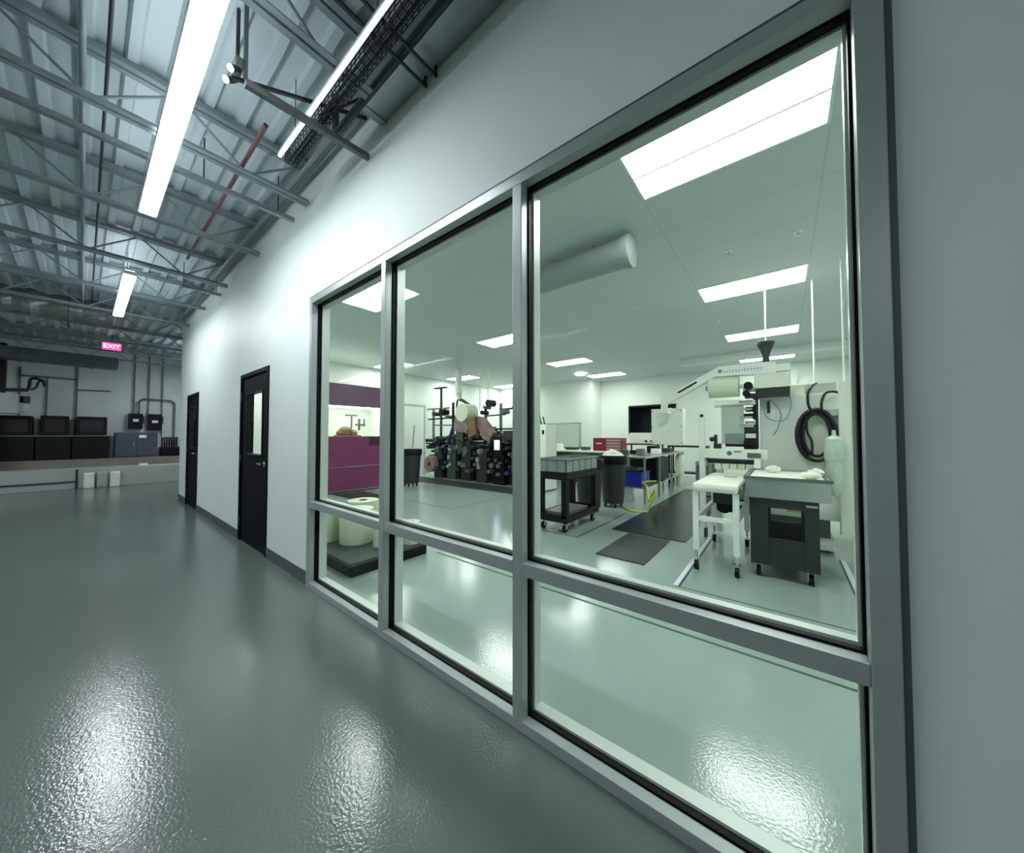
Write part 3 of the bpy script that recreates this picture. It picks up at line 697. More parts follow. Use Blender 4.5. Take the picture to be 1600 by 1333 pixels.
t = empty('wire_bin', 'grey translucent wire bin resting on the utility cart', 'bin', (-2.6, 4.7, .85))
z0, z1 = .852, 1.03
MB().box(x0+.03, y0+.03, .802, x1-.03, y1-.03, .81).box(x0+.02, y0+.02, z0-.04, x0+.028, y1-.02, z1-.01).box(x1-.028, y0+.02, z0-.04, x1-.02, y1-.02, z1-.01).box(x0+.028, y0+.02, z0-.04, x1-.028, y0+.028, z1-.01).box(x0+.028, y1-.028, z0-.04, x1-.028, y1-.02, z1-.01).build('bin_walls', mat('bin_translucent', (150, 162, 156), .3, alpha=.75), t)
r_ = MB()
for k in range(6):
    yy = y0+.02+k*(y1-y0-.04)/5; r_.box(x0+.012, yy-.008, .852, x0+.02, yy+.008, z1).box(x1-.02, yy-.008, .852, x1-.012, yy+.008, z1)
for k in range(4):
    xx = x0+.02+k*(x1-x0-.04)/3; r_.box(xx-.008, y0+.012, .852, xx+.008, y0+.02, z1).box(xx-.008, y1-.02, .852, xx+.008, y1-.012, z1)
r_.build('bin_ribs', M_WIRE, t)
MB().box(x0, y0, z1-.01, x1, y0+.03, z1+.01).box(x0, y1-.03, z1-.01, x1, y1, z1+.01).box(x0, y0+.03, z1-.01, x0+.03, y1-.03, z1+.01).box(x1-.03, y0+.03, z1-.01, x1, y1-.03, z1+.01).build('bin_rim', M_WIRE, t)
tag(MB().box(x0+.08, y0+.1, .202, x1-.08, y0+.8, .27, .012).build('folded_sheet', M_MGREY), 'flat grey package on the lower shelf of the utility cart', 'package')

# ================================================================== WORKBENCHES AND THINGS BEHIND
t = empty('steel_workbench', 'long stainless workbench with open shelf and pale legs', 'workbench', (-2.2, 8.2, 0))
bx0, bx1, by0, by1 = -2.85, -2.15, 6.95, 10.3
MB().box(bx0, by0, .90, bx1, by1, .94, .006).build('worktop', M_STEEL, t)
MB().box(bx0+.04, by0+.04, .30, bx1-.04, by1-.04, .32).build('shelf', M_STEEL, t)
for cx in (bx0+.03, bx1-.03):
    for cy2 in (by0+.04, 8.0, 9.1, by1-.04): MB().box(cx-.018, cy2-.018, 0, cx+.018, cy2+.018, .90).build('leg', M_STEEL, t)
MB().box(bx0+.05, 7.9, .34, bx1-.05, 8.9, .86, .01).build('drawer_unit', M_BLACK, t)
for k, (xa, ya, xb, yb, z, h, m, lb) in enumerate([(-2.75, 7.02, -2.25, 7.55, .322, .30, M_BLUE, 'blue plastic bin on the workbench shelf'),]):
    t = empty('storage_bin', lb, 'bin', ((xa+xb)/2, (ya+yb)/2, z))
    MB().box(xa+.02, ya+.02, z, xb-.02, yb-.02, z+.012).box(xa, ya, z, xa+.02, yb, z+h).box(xb-.02, ya, z, xb, yb, z+h).box(xa+.02, ya, z, xb-.02, ya+.02, z+h).box(xa+.02, yb-.02, z, xb-.02, yb, z+h).build('bin_body', m, t)
    MB().box(xa-.012, ya-.012, z+h-.03, xb+.012, ya, z+h).box(xb, ya, z+h-.03, xb+.012, yb, z+h).build('bin_rim', m, t)
tag(MB().box(-2.75, 7.05, .63, -2.35, 7.5, .70, .01).build('carton', M_GREENM), 'dark green flat carton on top of the blue bin', 'carton')
items = [(-2.7, 7.3, .94, .16, .10, .12, M_GREENM, 'small green grey tool case on the near bench end'), (-2.45, 7.6, .94, .14, .2, .14, M_MGREY, 'grey box of parts on the bench'), (-2.7, 8.0, .94, .2, .22, .09, M_BLACK, 'low black case on the bench'),
         (-2.35, 8.4, .94, .2, .18, .12, M_WHITEP, 'white parts box on the bench'), (-2.55, 8.9, .94, .24, .3, .17, M_BLACK, 'black case at the middle of the bench'), (-2.4, 9.5, .94, .24, .3, .10, M_DGREY, 'dark tray near the far bench end')]
for x, y, z, a, b, h, m, lb in items:
    tag(MB().box(x-a/2, y-b/2, z, x+a/2, y+b/2, z+h, .012).build('bench_box', m), lb, 'box', 'boxes on the stainless workbench')
t = empty('bench_device', 'white instrument with two dark knobs below the dark window', 'instrument', (-3.2, 10.2, 0))
MB().box(-3.75, 10.6, 1.12, -2.95, 10.95, 1.45, .02).build('case', M_WHITEP, t)
for dx in (.35, .50): MB().cyl((-3.6+dx, 10.6, 1.2), (-3.6+dx, 10.57, 1.2), .03, n=12).build('knob', M_BLACK, t)
t = empty('side_table', 'narrow black side table below the white instrument', 'table', (-3.3, 10.8, 0))
MB().box(-3.9, 10.5, 1.08, -2.85, 11.1, 1.12, .004).build('table_top', M_DGREY, t)
for cx in (-3.85, -2.9):
    for cy2 in (10.55, 11.05): MB().box(cx-.02, cy2-.02, 0, cx+.02, cy2+.02, 1.08).build('leg', M_BLACK, t)
# red tool box on a counter
t = empty('counter', 'long pale counter behind the utility cart', 'counter', (-5.0, 9.4, 0))
MB().box(-6.1, 9.1, .88, -3.3, 9.8, .93, .006).build('worktop', M_WHITEP, t)
MB().box(-6.05, 9.15, .08, -3.35, 9.78, .88).build('cabinet_body', M_MGREY, t)
MB().box(-6.0, 9.2, 0, -3.4, 9.75, .08).build('toe_kick', M_BLACK, t)
for k in range(5): 
    a = -6.03+k*.54; d_ = MB().box(a, 9.13, .12, a+.52, 9.15, .85, .003).build('door', M_GREENM if k % 2 else M_MGREY, t)
    MB().box(a+.44, 9.115, .6, a+.455, 9.13, .7).build('handle', M_CHROME, d_)
t = empty('tool_box', 'red tool chest with pale drawers on the counter', 'tool box', (-3.9, 9.35, .93))
MB().box(-4.28, 9.12, .93, -3.45, 9.5, 1.30, .008).build('chest_body', M_TOOLR, t)
for k in range(4): MB().box(-3.88, 9.106, .96+k*.08, -3.48, 9.12, 1.02+k*.08, .003).build('drawer', mat('drawer_pale_red', (176, 140, 150), .3), t)
MB().box(-4.18, 9.108, 1.13, -4.02, 9.12, 1.16).build('badge', M_WHITEP, t)
for k, (x, y, a, b, h, m, lb) in enumerate([(-5.9, 9.4, .3, .3, .12, M_MGREY, 'grey parts tray at the left end of the counter'), (-5.5, 9.35, .16, .16, .18, M_WHITEP, 'white canister on the counter left part'), (-5.1, 9.4, .34, .25, .08, M_DGREY, 'dark tray on the counter middle'), (-4.65, 9.4, .2, .25, .1, M_GREENM, 'green grey box beside the red tool chest')]):
    tag(MB().box(x-a/2, y-b/2, .93, x+a/2, y+b/2, .93+h, .015).build('counter_box', m), lb, 'box', 'boxes on the pale counter')
t = empty('whiteboard', 'grey white board leaning panel on the wall behind the counter', 'whiteboard', (-6.9, 11.73, 1.0))
MB().box(-7.75, 11.725, .92, -6.05, 11.745, 1.83).build('board', M_BOARD, t)
MB().box(-7.79, 11.715, .88, -6.01, 11.745, .92).box(-7.79, 11.715, 1.83, -6.01, 11.745, 1.87).box(-7.79, 11.715, .92, -7.75, 11.745, 1.83).box(-6.05, 11.715, .92, -6.01, 11.745, 1.83).build('frame', M_STEEL, t)
t = empty('white_cabinet', 'narrow white cabinet beside the window mullion with rods on top', 'cabinet', (-4.8, 7.1, 0))
MB().box(-5.08, 7.0, .03, -4.52, 7.5, 1.64, .01).build('cabinet_body', M_WHITE, t)
MB().box(-4.62, 6.985, 1.4, -4.57, 7.0, 1.5).build('latch', M_BLACK, t)
for dx in (0, .12, .22): MB().cyl((-4.9+dx, 7.2, 1.64), (-4.95+dx, 7.2, 1.95-dx*.5), .018, n=10).build('rod', M_DGREY, t)
# black table with canister, grey boxes right of it
t = empty('black_table', 'tall black table at the far end of the workbench', 'table', (-2.0, 10.7, 0))
MB().box(-2.62, 10.45, 1.04, -1.62, 11.0, 1.08, .004).build('table_top', M_BLACK, t)
MB().box(-2.6, 10.5, .3, -1.64, 10.95, .33).build('shelf', M_BLACK, t)
for cx in (-2.58, -1.66):
    for cy2 in (10.5, 10.95): MB().box(cx-.025, cy2-.025, 0, cx+.025, cy2+.025, 1.04).build('leg', M_BLACK, t)
tag(MB().lathe((-2.25, 10.25, 0), [(.10, 0), (.11, .02), (.11, .78), (.07, .86), (.03, .9), (.03, .96), (0, .96)], 20).build('gas_cylinder', M_CREAM, smooth=True), 'pale gas cylinder standing before the tall black table', 'gas cylinder')
for k, (x0_, x1_) in enumerate([(-1.58, -1.30), (-1.26, -1.08)]):
    t = empty('grey_cabinet', ['wider grey floor cabinet right of the tall black table', 'narrow grey floor cabinet nearest the packing machine post'][k], 'cabinet', ((x0_+x1_)/2, 8.9, 0), 'grey floor cabinets')
    MB().box(x0_, 8.7, .03, x1_, 9.1, .78-.03*k, .008).build('cabinet_body', M_MGREY if k else M_STEEL, t)
    MB().box(x0_+.02, 8.69, .1, x1_-.02, 8.70, .70-.03*k).build('door', M_MGREY, t)
pts = []
for i in range(26):
    a = i/25*PI*1.75; pts.append((-1.95+.17*math.cos(a)*(1+.1*i/25), 6.6+.35*math.sin(a), .02+.32*max(0, math.sin(a*.57))))
pts = [(-2.45, 6.5, .016), (-2.3, 6.3, .016), (-2.1, 6.15, .016)] + [(-1.93+.14*math.sin(a*PI/12), 6.3+.1*a/12, .016+.38*math.sin(a*PI/14)) for a in range(0, 13)] + [(-2.05, 6.7, .4), (-2.25, 7.1, .42), (-2.13, 7.6, .4)]
pipe('air_hose', pts, .016, M_YEL, 'yellow hose looping off the workbench to the floor', 'hose')

# ================================================================== PRINTING PRESS (large dark machine behind the middle pane)
t = empty('printing_press', 'large dark printing press crowded with rollers and rails', 'printing press', (-7.6, 7.8, 0))
rnd = random.Random(3)
MB().box(-9.1, 7.4, .0, -5.32, 8.3, .62, .02).build('base_frame', M_PMACH, t)
MB().box(-9.1, 7.9, .62, -5.3, 8.25, 1.15, .02).build('rear_cabinet', M_PMACH, t)
xs = [-9.0, -8.35, -7.7, -7.05, -6.4, -5.75]
for i, x in enumerate(xs):
    s = MB().box(x, 7.2, .0, x+.38, 7.9, .95+.12*(i % 3), .015)
    st = s.build('print_station', [M_PMACH, M_GREENM, M_PMACH, M_DGREY, M_BLACK, M_GREENM][i], t)
    for j in range(5):
        z = .35+.17*j; r = rnd.uniform(.035, .07)
        MB().cyl((x-.12+.09*(j % 2), 7.12, z), (x-.12+.09*(j % 2), 7.75, z), r, n=14).build('roller', rnd.choice([M_DGREY, M_BLACK, M_GREENM, M_BLACK, M_MGREY, M_BLUEPART]), st, smooth=True)
    pl = MB()
    for j in range(4):
        a = x+rnd.uniform(0, .25); z = rnd.uniform(.2, .95); pl.box(a, 7.12, z, a+rnd.uniform(.05, .13), 7.2, z+rnd.uniform(.05, .12), .006)
    pl.build('control_block', rnd.choice([M_MGREY, M_BLUEPART, M_STEEL]), st)
    wh = MB().cyl((x+.2, 7.2, .9), (x+.2, 7.13, .9), .09, n=18).cyl((x+.2, 7.13, .9), (x+.2, 7.10, .9), .02, n=8)
    wh.build('handwheel', M_MGREY, st, smooth=True)
cl = [MB() for _ in range(5)]
for k in range(150):
    x = rnd.uniform(-9.4, -5.45); z = rnd.uniform(.95, 1.25+.35*math.exp(-((x+7.2)/1.2)**2)); a = rnd.uniform(.04, .16); b = rnd.uniform(.03, .12)
    m_ = cl[k % 5]
    if k % 3: m_.box(x, 7.25+rnd.uniform(-.1, .25), z, x+a, 7.6, z+b, .008)
    else: m_.cyl((x, 7.1, z), (x, 7.6, z), b*.5, n=12)
for m_, mt, nm in zip(cl, [M_BLACK, M_PMACH, M_DGREY, M_GREENM, M_MGREY], ['ink_fountain', 'print_unit_body', 'bearing_block', 'gear_cover', 'adjuster']): m_.build(nm, mt, t)
# upper rails and posts
for k, (a, b) in enumerate([((-9.75, 7.5, 2.28), (-8.6, 7.5, 2.28)), ((-9.7, 7.5, 1.93), (-8.1, 7.5, 1.95)), ((-9.4, 7.5, 1.72), (-8.2, 7.5, 1.70)), ((-8.1, 7.4, 1.98), (-7.3, 7.4, 1.98)), ((-7.0, 7.5, 1.95), (-6.2, 7.5, 1.97)), ((-6.4, 7.5, 2.12), (-5.3, 7.5, 2.14)), ((-7.8, 7.3, 1.62), (-6.4, 7.3, 1.60)), ((-6.6, 7.3, 1.55), (-5.3, 7.3, 1.55)), ((-7.4, 7.3, 1.36), (-5.4, 7.3, 1.36)), ((-9.3, 7.4, 1.25), (-7.8, 7.4, 1.25))]):
    MB().bar(a, b, .05, .045).build('rail', [M_MGREY, M_BLACK][k % 2], t)
for k, (x, z0, z1) in enumerate([(-9.45, 1.1, 2.3), (-9.05, 1.0, 2.98), (-8.45, 1.0, 2.45), (-8.12, .9, 2.35), (-7.95, 1.0, 2.0), (-7.0, 1.1, 2.2), (-6.4, 1.0, 2.3), (-5.9, 1.0, 2.4), (-5.6, 1.0, 2.2)]):
    MB().box(x-.03, 7.5, z0, x+.03, 7.56, z1).build('upright', [M_MGREY, M_DGREY, M_BLACK][k % 3], t)
MB().box(-9.35, 7.45, 2.96, -8.8, 7.6, 3.0).build('overhead_bracket', M_DGREY, t)
for x, z, r in [(-9.25, 2.1, .07), (-8.85, 2.15, .12), (-8.6, 1.98, .06), (-6.9, 2.2, .05), (-6.75, 2.32, .1), (-6.2, 2.05, .07), (-7.0, 2.05, .06), (-5.8, 2.15, .05), (-8.0, 2.2, .09)]:
    MB().cyl((x, 7.35, z), (x, 7.62, z), r, n=18).build('idler_roller', rnd.choice([M_BLACK, M_DGREY, M_MGREY]), t, smooth=True)
MB().cyl((-7.55, 7.05, 2.06), (-7.55, 7.5, 2.06), .27, n=32).build('paper_roll', M_CREAM, t, smooth=True)
MB().box(-7.9, 7.1, 1.93, -7.5, 7.14, 1.99).build('brown_bar', M_COPPER, t)
web = MB()
web.prism([(-7.9, 1.9), (-7.55, 1.95), (-7.3, 1.62), (-7.4, 1.45), (-7.95, 1.5)], 'y', 7.1, 7.3)
web.build('paper_web', M_PINK, t)
MB().prism([(-7.1, 1.95), (-6.75, 1.9), (-6.3, 1.45), (-6.5, 1.2), (-6.75, 1.3)], 'y', 7.1, 7.25).build('paper_web', M_PINK, t)
MB().prism([(-7.25, 1.9), (-6.95, 1.9), (-6.9, 1.4), (-7.2, 1.3)], 'y', 7.0, 7.1).build('brown_guard', M_COPPER, t)
MB().bar((-8.5, 7.25, .9), (-8.1, 7.25, 1.75), .06, .05).bar((-8.1, 7.25, 1.75), (-7.9, 7.25, 1.95), .06, .05).build('curved_arm', M_BLUEPART, t)
MB().cyl((-9.0, 7.0, .45), (-9.0, 7.18, .45), .26, n=28).build('rewind_roll', M_PINK, t, smooth=True)
MB().cyl((-9.0, 6.99, .45), (-9.0, 7.0, .45), .06, n=16).build('rewind_core', M_BLACK, t)
MB().box(-5.9, 7.02, 1.25, -5.6, 7.18, 1.5, .01).build('ink_unit', M_PMACH, t)
MB().cyl((-9.2, 7.05, .2), (-9.2, 7.15, .2), .07, n=14).build('foot_wheel', M_CREAM, t)
MB().box(-7.9, 7.15, .9, -7.6, 7.2, 1.5, .01).build('green_panel', M_GREENM, t)
t2 = empty('monitor', 'small glowing screen on the printing press', 'monitor', (-6.1, 7.0, .9))
MB().box(-6.25, 7.02, .82, -5.95, 7.06, 1.3, .008).build('bezel', M_BLACK, t2)
MB().box(-6.2, 7.014, .98, -6.02, 7.02, 1.24).build('screen', M_SCREEN, t2)
t = empty('exhaust_pipe', 'white exhaust pipe dropping from the ceiling over the press', 'exhaust pipe', (-8.05, 7.4, 2.6))
MB().cyl((-8.05, 7.4, 2.72), (-8.05, 7.4, H_ROOM), .11, n=20).build('drop_pipe', M_WHITE, t, smooth=True)
MB().cyl((-8.05, 7.4, 2.72), (-7.98, 7.4, 2.5), .11, .05, n=16).build('reducer', M_CREAM, t, smooth=True)
MB().tube([(-7.98, 7.4, 2.5), (-7.85, 7.4, 2.46), (-7.55, 7.4, 2.3)], .05, 12).tube([(-8.02, 7.4, 2.55), (-8.12, 7.4, 2.45), (-8.15, 7.4, 2.15)], .03, 10).build('flex_hose', M_DGREY, t, smooth=True)
for k, x in enumerate((-7.5, -7.15)):
    pipe('drop_conduit', [(x, 7.8, 2.2), (x, 7.8, H_ROOM)], .018, M_WHITE, ['left of two thin white pipes dropping to the press', 'right of two thin white pipes dropping to the press'][k], 'pipe', 'thin pipes dropping to the press')
# pale door on the room's left wall behind the press
d3 = bpy.data.objects.new('door_3', None); C.objects.link(d3); d3['org'] = (0, 0, 0); d3['kind'] = 'structure'
XL = XE+.15
MB().box(XL, 6.55, 0, XL+.03, 6.61, 2.46).box(XL, 7.60, 0, XL+.03, 7.66, 2.46).box(XL, 6.61, 2.40, XL+.03, 7.60, 2.46).build('door_frame', mat('pale_grey_frame', (170, 184, 176), .5), d3)
MB().box(XL, 6.61, .01, XL+.015, 7.60, 2.40).build('door_leaf', M_RWALL, d3)
MB().cyl((XL+.015, 6.72, 1.02), (XL+.06, 6.72, 1.02), .02, n=12).build('door_handle', M_CHROME, d3)

# ================================================================== PACKING MACHINE ON THE RIGHT
t = empty('packing_machine', 'tall white packing machine with film roll and overhead arm', 'packing machine', (.2, 5.7, 0))
MB().box(-.24, 5.52, .36, 2.2, 6.6, 1.88, .01).build('main_body', M_WHITE, t)
MB().box(-.2, 5.56, .10, .42, 6.5, .36).build('lower_body', M_MGREY, t)
MB().box(-.1, 5.40, .03, .45, 5.9, .14, .006).build('base_plate', M_WHITE, t)
for cx in (0, .38): MB().cyl((cx, 5.5, 0), (cx, 5.5, .03), .03, n=10).build('foot', M_BLACK, t)
MB().box(.50, 5.42, .22, 1.2, 5.52, 2.0, .006).build('side_column', M_WHITE, t)
MB().box(-.02, 5.8, 1.88, .95, 6.4, 2.03, .006).build('top_box', M_STEEL, t)
MB().box(.0, 5.7, 1.88, .22, 5.8, 2.02, .004).build('junction_box', M_CREAM, t)
MB().box(.56, 5.40, 1.70, .75, 5.42, 2.05, .01).build('service_panel', M_WHITEP, t)
MB().box(.02, 5.505, .42, .20, 5.52, .60).build('warning_label', M_YEL, t)
# head
MB().box(-.28, 5.25, 1.96, .08, 5.75, 2.14, .008).build('drive_box', M_WHITEP, t)
MB().box(-.27, 5.28, 1.86, .07, 5.75, 1.96, .004).build('drive_tray', M_DARKST, t)
MB().box(-.1, 5.3, 2.16, .08, 5.6, 2.25, .006).build('upper_box', M_WHITE, t)  # plain white enamel box above the drive box
MB().bar((.15, 5.5, 2.02), (.21, 5.5, 2.22), .03, .03).build('white_lever', M_WHITEP, t)
# overhead arm with lettering
MB().prism([(-.70, 2.16), (-.06, 2.13), (-.06, 2.27), (-.16, 2.28), (-.66, 2.285)], 'y', 5.24, 5.36).build('overhead_arm', M_WHITE, t)
MB().prism([(-.66, 2.285), (-.70, 2.16), (-1.36, 1.80), (-1.36, 1.92), (-1.30, 1.95)], 'y', 5.24, 5.36).build('sloping_arm', M_WHITE, t)
MB().bar((-1.16, 5.236, 1.975), (-.92, 5.236, 2.105), .006, .022).build('arm_slot', M_BLACK, t)
lt = MB()
xx = -.60
for wd_, hh in [(.018, .045), (.02, .045), (.016, .05), (.02, .045), (.018, .045), (.02, .045), (.016, .045), (.02, .05), (.018, .045), (.02, .045), (.018, .05), (.02, .045), (.018, .045)]:
    lt.box(xx, 5.2365, 2.185, xx+wd_*.3, 5.24, 2.185+hh).box(xx+wd_*.3, 5.2365, 2.185+hh*.4, xx+wd_, 5.24, 2.185+hh*.6); xx += wd_+.014
lt.build('arm_lettering', mat('pale_blue_ink', (140, 156, 200), .5), t)
MB().cyl((-.645, 5.2365, 2.22), (-.645, 5.24, 2.22), .026, n=16).build('arm_logo', mat('teal_ink', (96, 160, 160), .5), t)
MB().box(-1.40, 5.26, 1.70, -1.32, 5.34, 1.93, .005).build('arm_end_bracket', M_WHITE, t)
# film roll and web
MB().cyl((-.78, 5.3, 2.01), (-.44, 5.3, 2.01), .135, n=32).build('film_roll', M_CREAM, t, smooth=True)
MB().cyl((-.82, 5.3, 2.01), (-.40, 5.3, 2.01), .03, n=14).build('roll_shaft', M_STEEL, t, smooth=True)
MB().cyl((-.72, 5.3, 1.79), (-.40, 5.3, 1.79), .045, n=20).build('guide_roller', M_WHITEP, t, smooth=True)
MB().box(-.64, 5.26, 1.26, -.39, 5.265, 1.77).build('film_web', M_FILM, t)
MB().box(-.62, 5.42, 1.22, -.39, 5.5, 1.40, .01).build('forming_collar', M_DGREY, t)
MB().box(-.30, 5.35, 1.20, -.25, 5.5, 1.88).build('mast', M_DARKST, t)
rnd = random.Random(5)
for k in range(9):
    z = 1.25+k*.085
    MB().box(-.40+.02*(k % 2), 5.24+.02*(k % 3), z, -.27, 5.36, z+.06, .008).build('tension_block', [M_BLACK, M_CREAM, M_DGREY, M_STEEL, M_BLACK][k % 5], t)
for k in range(4): MB().cyl((-.44, 5.22, 1.5+k*.1), (-.30, 5.22, 1.5+k*.1), .015, n=10).build('tension_rod', M_CHROME, t)
MB().cyl((-.34, 5.22, 2.00), (-.34, 5.30, 2.00), .05, n=16).cyl((-.36, 5.2, 1.90), (-.36, 5.3, 1.90), .04, n=14).build('chuck', M_BLACK, t, smooth=True)
MB().box(-.74, 5.3, 1.18, -.66, 5.42, 1.26).cyl((-.72, 5.34, 1.26), (-.72, 5.34, 1.38), .02, n=10).ball((-.76, 5.33, 1.32), .035).build('clamp', M_DGREY, t)
MB().box(-.40, 5.28, 1.16, -.26, 5.45, 1.42, .01).build('sealing_jaw', M_BLACK, t)
# gantry post and cross beam
MB().box(-.91, 5.26, .12, -.84, 5.34, 1.62, .006).build('gantry_post', M_WHITE, t)
MB().box(-.895, 5.28, 1.62, -.86, 5.32, 1.66).build('post_cap', M_BLACK, t)
MB().box(-.84, 5.20, 1.075, -.155, 5.27, 1.195, .005).build('cross_beam', M_WHITE, t)
MB().cyl((-.55, 5.199, 1.14), (-.55, 5.195, 1.14), .028, n=20).build('round_badge', mat('badge_blue', (70, 110, 140), .4), t)
MB().box(-.50, 5.196, 1.155, -.42, 5.199, 1.17).build('badge_text', M_MGREY, t)
MB().box(-.36, 5.19, 1.09, -.22, 5.2, 1.15, .003).build('beam_latch', M_MGREY, t)
MB().box(-.82, 5.28, 1.0, -.30, 5.40, 1.06, .004).build('dark_crossbar', M_DARKST, t)
sg = MB()
for k in range(5): sg.box(-.72+k*.085, 5.22, .93, -.645+k*.085, 5.4, 1.0, .004)
sg.build('guide_fingers', M_CREAM, t)
MB().box(-.86, 5.25, .0, -.83, 5.35, .12).build('post_foot', M_DGREY, t)
# machinery under the conveyor
MB().box(-.72, 5.36, .35, -.32, 5.6, .62, .02).cyl((-.62, 5.2, .45), (-.62, 5.36, .45), .09, n=18).cyl((-.42, 5.2, .5), (-.42, 5.36, .5), .07, n=18).build('motor', M_BLACK, t)
MB().box(-.74, 5.5, .04, -.68, 5.56, .9).box(-.36, 5.5, .04, -.30, 5.56, .9).build('rear_leg', M_WHITE, t)
# cables looping on the white side
t = empty('control_box', 'white square control box hanging from the sloping arm', 'control box', (-1.4, 5.8, 1.2))
MB().box(-1.62, 5.55, 1.23, -1.17, 5.78, 1.78, .008).build('enclosure', M_WHITE, t)
MB().box(-1.37, 5.28, 1.69, -1.33, 5.60, 1.73).box(-1.37, 5.56, 1.72, -1.33, 5.6, 1.79).build('mount', M_WHITE, t)
for sx in (-1.60, -1.19):
    for z in (1.26, 1.50, 1.75): MB().cyl((sx, 5.55, z), (sx, 5.545, z), .008, n=8).build('screw', M_DGREY, t)
# exhaust cone over the machine
t = empty('exhaust_nozzle', 'dark funnel on a pipe hanging over the packing machine', 'funnel', (-.17, 5.8, 2.4))
MB().lathe((-.17, 5.8, 0), [(.04, 2.30), (.04, 2.42), (.035, 2.44), (.05, 2.50), (.08, 2.58), (.10, 2.62), (.10, 2.645), (0, 2.645)], 24).build('funnel', M_DARKST, t, smooth=True)
MB().cyl((-.17, 5.8, 2.645), (-.17, 5.8, H_ROOM), .009, n=12).build('drop_pipe', M_WHITE, t)
MB().box(-.21, 5.7, 2.24, -.13, 5.86, 2.31).build('base_block', mat('navy_plastic', (30, 40, 66), .4), t)
for k, (x, y, z0, r) in enumerate([(.33, 6.0, 2.035, .010), (.56, 5.47, 2.0, .009), (-.62, 6.2, 2.3, .01)]):
    if k == 2: continue
    pipe('drop_conduit', [(x, y, z0), (x, y, H_ROOM)], r, M_WHITE, ['thin white pipe dropping onto the packing machine roof', 'thin white pipe beside the right window jamb'][k], 'pipe')
# black coiled hose on the machine side
pts = []
t = empty('coiled_hose', 'thick black hose coiled on the white machine side', 'hose', (.3, 5.4, 1.0))
for lp in range(6):
    pp = []
    for i in range(36):
        a = 2*PI*i/36; g = (0, -.026, .012, -.05, -.012, -.036)[lp]
        pp.append((.305+(.17+g)*math.cos(a), 5.40+.03*(lp % 3)-.02, 1.375+(.30+g)*math.sin(a)))
    MB().tube(pp, .0165, 10, closed=True).build('coil', M_HOSE, t, smooth=True)
MB().hose([(.28, 5.38, 1.64), (.24, 5.36, 1.72), (.235, 5.36, 1.86), (.27, 5.4, 1.95), (.32, 5.5, 2.0)], .014, 10).hose([(.36, 5.38, 1.64), (.355, 5.38, 1.75), (.39, 5.4, 1.86), (.45, 5.42, 1.88), (.50, 5.43, 1.87)], .014, 10).hose([(.22, 5.36, 1.6), (.22, 5.35, 1.42), (.26, 5.35, 1.3), (.26, 5.36, 1.12)], .012, 10).build('hose_tail', M_HOSE, t, smooth=True)
MB().box(.24, 5.38, 1.09, .38, 5.39, 1.15).build('yellow_tag', M_YEL, t)
MB().box(.36, 5.44, 1.60, .50, 5.52, 1.68, .006).build('hose_bracket', M_STEEL, t)
pipe('air_tube', [(.06, 5.48, 1.9), (.08, 5.44, 1.75), (.03, 5.44, 1.58), (-.06, 5.44, 1.55), (-.16, 5.44, 1.6), (-.19, 5.44, 1.72), (-.14, 5.44, 1.82), (-.06, 5.44, 1.74), (-.02, 5.44, 1.62), (-.06, 5.46, 1.45), (-.10, 5.5, 1.38)], .006, M_TUBE, 'thin blue air tube looped on the machine side', 'tube')
tag(MB().box(-.16, 5.49, 1.66, -.13, 5.52, 1.82).build('sight_glass', M_DARKST), 'small dark vertical gauge on the machine side', 'gauge')
# plastic wrapped sleeve
t = empty('sleeve_dispenser', 'tall pale plastic wrapped sleeve hanging by the coiled hose', 'dispenser', (.44, 4.95, .62))
MB().lathe((.44, 5.22, 0), [(.03, .70), (.055, .74), (.065, .85), (.07, 1.05), (.072, 1.08), (.085, 1.1), (.088, 1.25), (.08, 1.33), (.04, 1.36), (.02, 1.37), (.015, 1.43), (0, 1.43)], 20).build('sleeve', mat('pale_green_wrap', (196, 216, 200), .3, noise=.06, nscale=14), t, smooth=True)
MB().box(.50, 5.25, 1.30, .52, 5.42, 1.34).box(.44, 5.22, 1.31, .52, 5.26, 1.33).build('hanger_bracket', M_STEEL, t)

# ================================================================== CONVEYOR
t = empty('conveyor', 'white belt conveyor on four caster legs', 'conveyor', (-.54, 4.5, 0))
cx0, cx1, cy0, cy1 = -.745, -.345, 3.90, 5.18
MB().box(cx0, cy0, .80, cx1, cy1, .885, .035).build('belt', M_WHITEP, t)
MB().box(cx0-.012, cy0+.10, .77, cx0, cy1, .87, .002).box(cx1, cy0+.10, .77, cx1+.012, cy1, .87, .002).build('side_plate', M_STEEL, t)
MB().box(cx1+.012, cy0+.02, .76, cx1+.03, cy0+.22, .86, .004).build('bearing_cover', M_MGREY, t)
for lx in (cx0+.025, cx1-.025):
    for ly in (cy0+.06, cy1-.06):
        MB().box(lx-.027, ly-.027, .20, lx+.027, ly+.027, .80, .004).build('leg', M_WHITE, t)
        MB().cyl((lx, ly, .12), (lx, ly, .20), .012, n=10).build('leg_stem', M_CHROME, t)
        caster(lx, ly, t, .045, .12)
MB().box(cx0+.052, cy0+.04, .50, cx1-.052, cy0+.08, .545, .003).box(cx0+.052, cy1-.08, .50, cx1-.052, cy1-.04, .545, .003).box(cx0+.005, cy0+.087, .50, cx0+.045, cy1-.087, .545, .003).box(cx1-.045, cy0+.087, .50, cx1-.005, cy1-.087, .545, .003).build('cross_brace', M_WHITE, t)
MB().box(cx0+.1, 4.5, .60, cx1-.1, 4.75, .77, .01).build('drive_motor', M_DGREY, t)
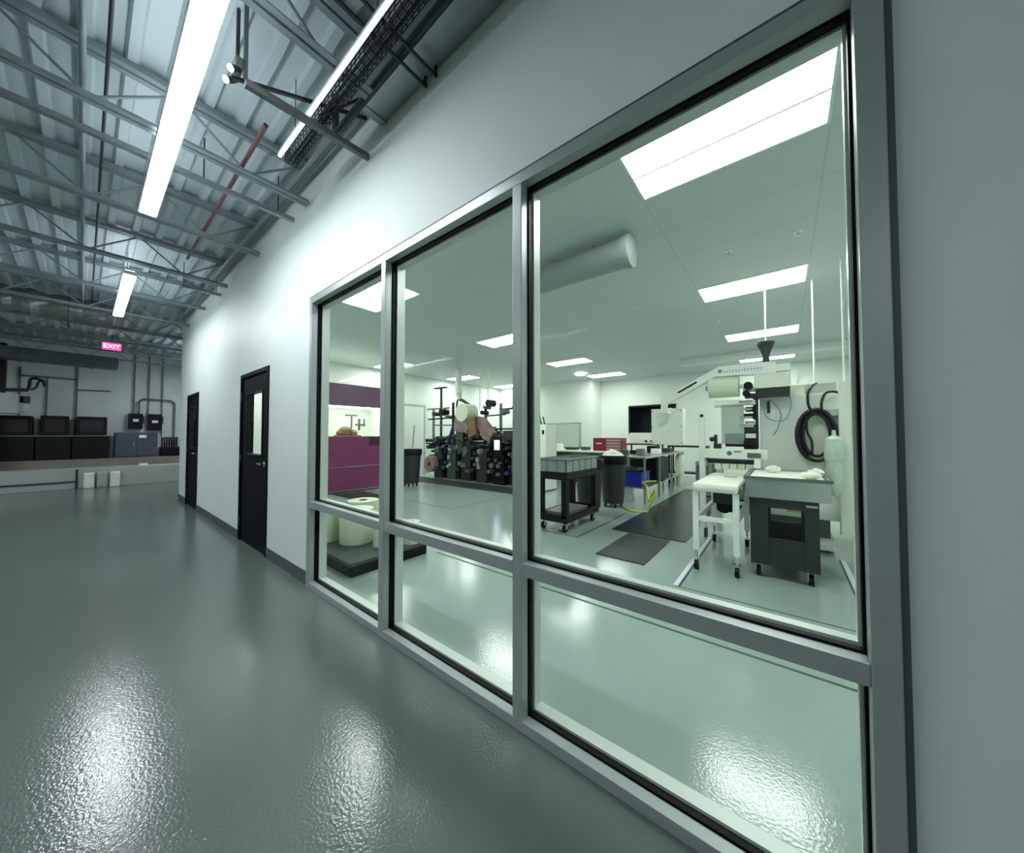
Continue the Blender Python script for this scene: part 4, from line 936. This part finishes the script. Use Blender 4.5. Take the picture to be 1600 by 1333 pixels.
tag(MB().lathe((-.50, 4.75, .886), [(.055, 0), (.07, .006), (.07, .010), (.05, .008), (0, .008)], 20).build('film_ring', M_CREAM, smooth=True), 'small pale ring lying on the conveyor belt', 'ring')

# ================================================================== BLACK TRIM CART WITH STEEL TRAY
t = empty('trim_cart', 'black frame cart with an open centre on casters', 'cart', (-.02, 4.45, 0))
a0, a1, b0, b1 = -.27, .24, 4.10, 5.0
tp = .77; bt = .13
for yy0, yy1 in ((b0, b0+.05), (b1-.05, b1)):
    m = MB(); m.box(a0, yy0, .68, a1, yy1, tp, .004).box(a0, yy0, bt, a0+.14, yy1, .68).box(a1-.10, yy0, bt, a1, yy1, .68).box(a0+.14, yy0+.008, bt, a1-.10, yy1-.008, .39)
    m.build('end_panel', M_DGREY, t)
MB().box(a0, b0+.05, .70, a0+.03, b1-.05, tp).box(a1-.03, b0+.05, .70, a1, b1-.05, tp).build('top_rail', M_DGREY, t)
MB().box(a0, b0+.05, bt, a1, b1-.05, bt+.04).build('bottom_shelf', M_BLACK, t)
MB().box(a1-.09, b0-.002, .715, a1-.01, b0, .735).build('maker_plate', M_STEEL, t)
for lx in (a0+.06, a1-.06):
    for ly in (b0+.07, b1-.07): caster(lx, ly, t, .05, .13)
t = empty('steel_tray', 'deep stainless tray resting on the black frame cart', 'tray', (-.02, 4.5, tp))
q0, q1, r0, r1 = -.30, .32, 4.07, 5.02
MB().box(q0+.01, r0+.01, tp+.001, q1-.01, r1-.01, tp+.012).box(q0, r0, tp+.001, q0+.01, r1, tp+.20).box(q1-.01, r0, tp+.001, q1, r1, tp+.20).box(q0+.01, r0, tp+.001, q1-.01, r0+.01, tp+.20).box(q0+.01, r1-.01, tp+.001, q1-.01, r1, tp+.20).build('tray_body', M_STEEL, t)
MB().box(q0-.015, r0-.015, tp+.175, q1+.015, r0, tp+.205).box(q0-.015, r1, tp+.175, q1+.015, r1+.015, tp+.205).box(q0-.015, r0, tp+.175, q0, r1, tp+.205).box(q1, r0, tp+.175, q1+.015, r1, tp+.205).build('tray_rim', M_MGREY, t)
rd = random.Random(2)
m = MB().box(q0+.02, r0+.02, tp+.014, q1-.02, r1-.02, tp+.19, .02)
m.build('bag_stack', M_WHITEP, t)
for k in range(3):
    x, y = [(.20, 4.25), (.25, 4.6), (-.1, 4.75)][k]
    g = bmesh.new(); mm = MB(); mm.ball((x, y, tp+.19+.036), .06, (1.2, 1, .6), 10)
    for v in mm.bm.verts: v.co += Vector((rd.uniform(-.012, .012), rd.uniform(-.012, .012), rd.uniform(-.01, .012)))
    tag(mm.build('crumpled_bag', M_WHITEP), ['crumpled white bag at the near right corner of the steel tray', 'crumpled white bag at the right side of the steel tray', 'crumpled white bag at the back of the steel tray'][k], 'bag', 'crumpled bags on the steel tray')

for o in bpy.data.objects:
    if 'org' in o: del o['org']
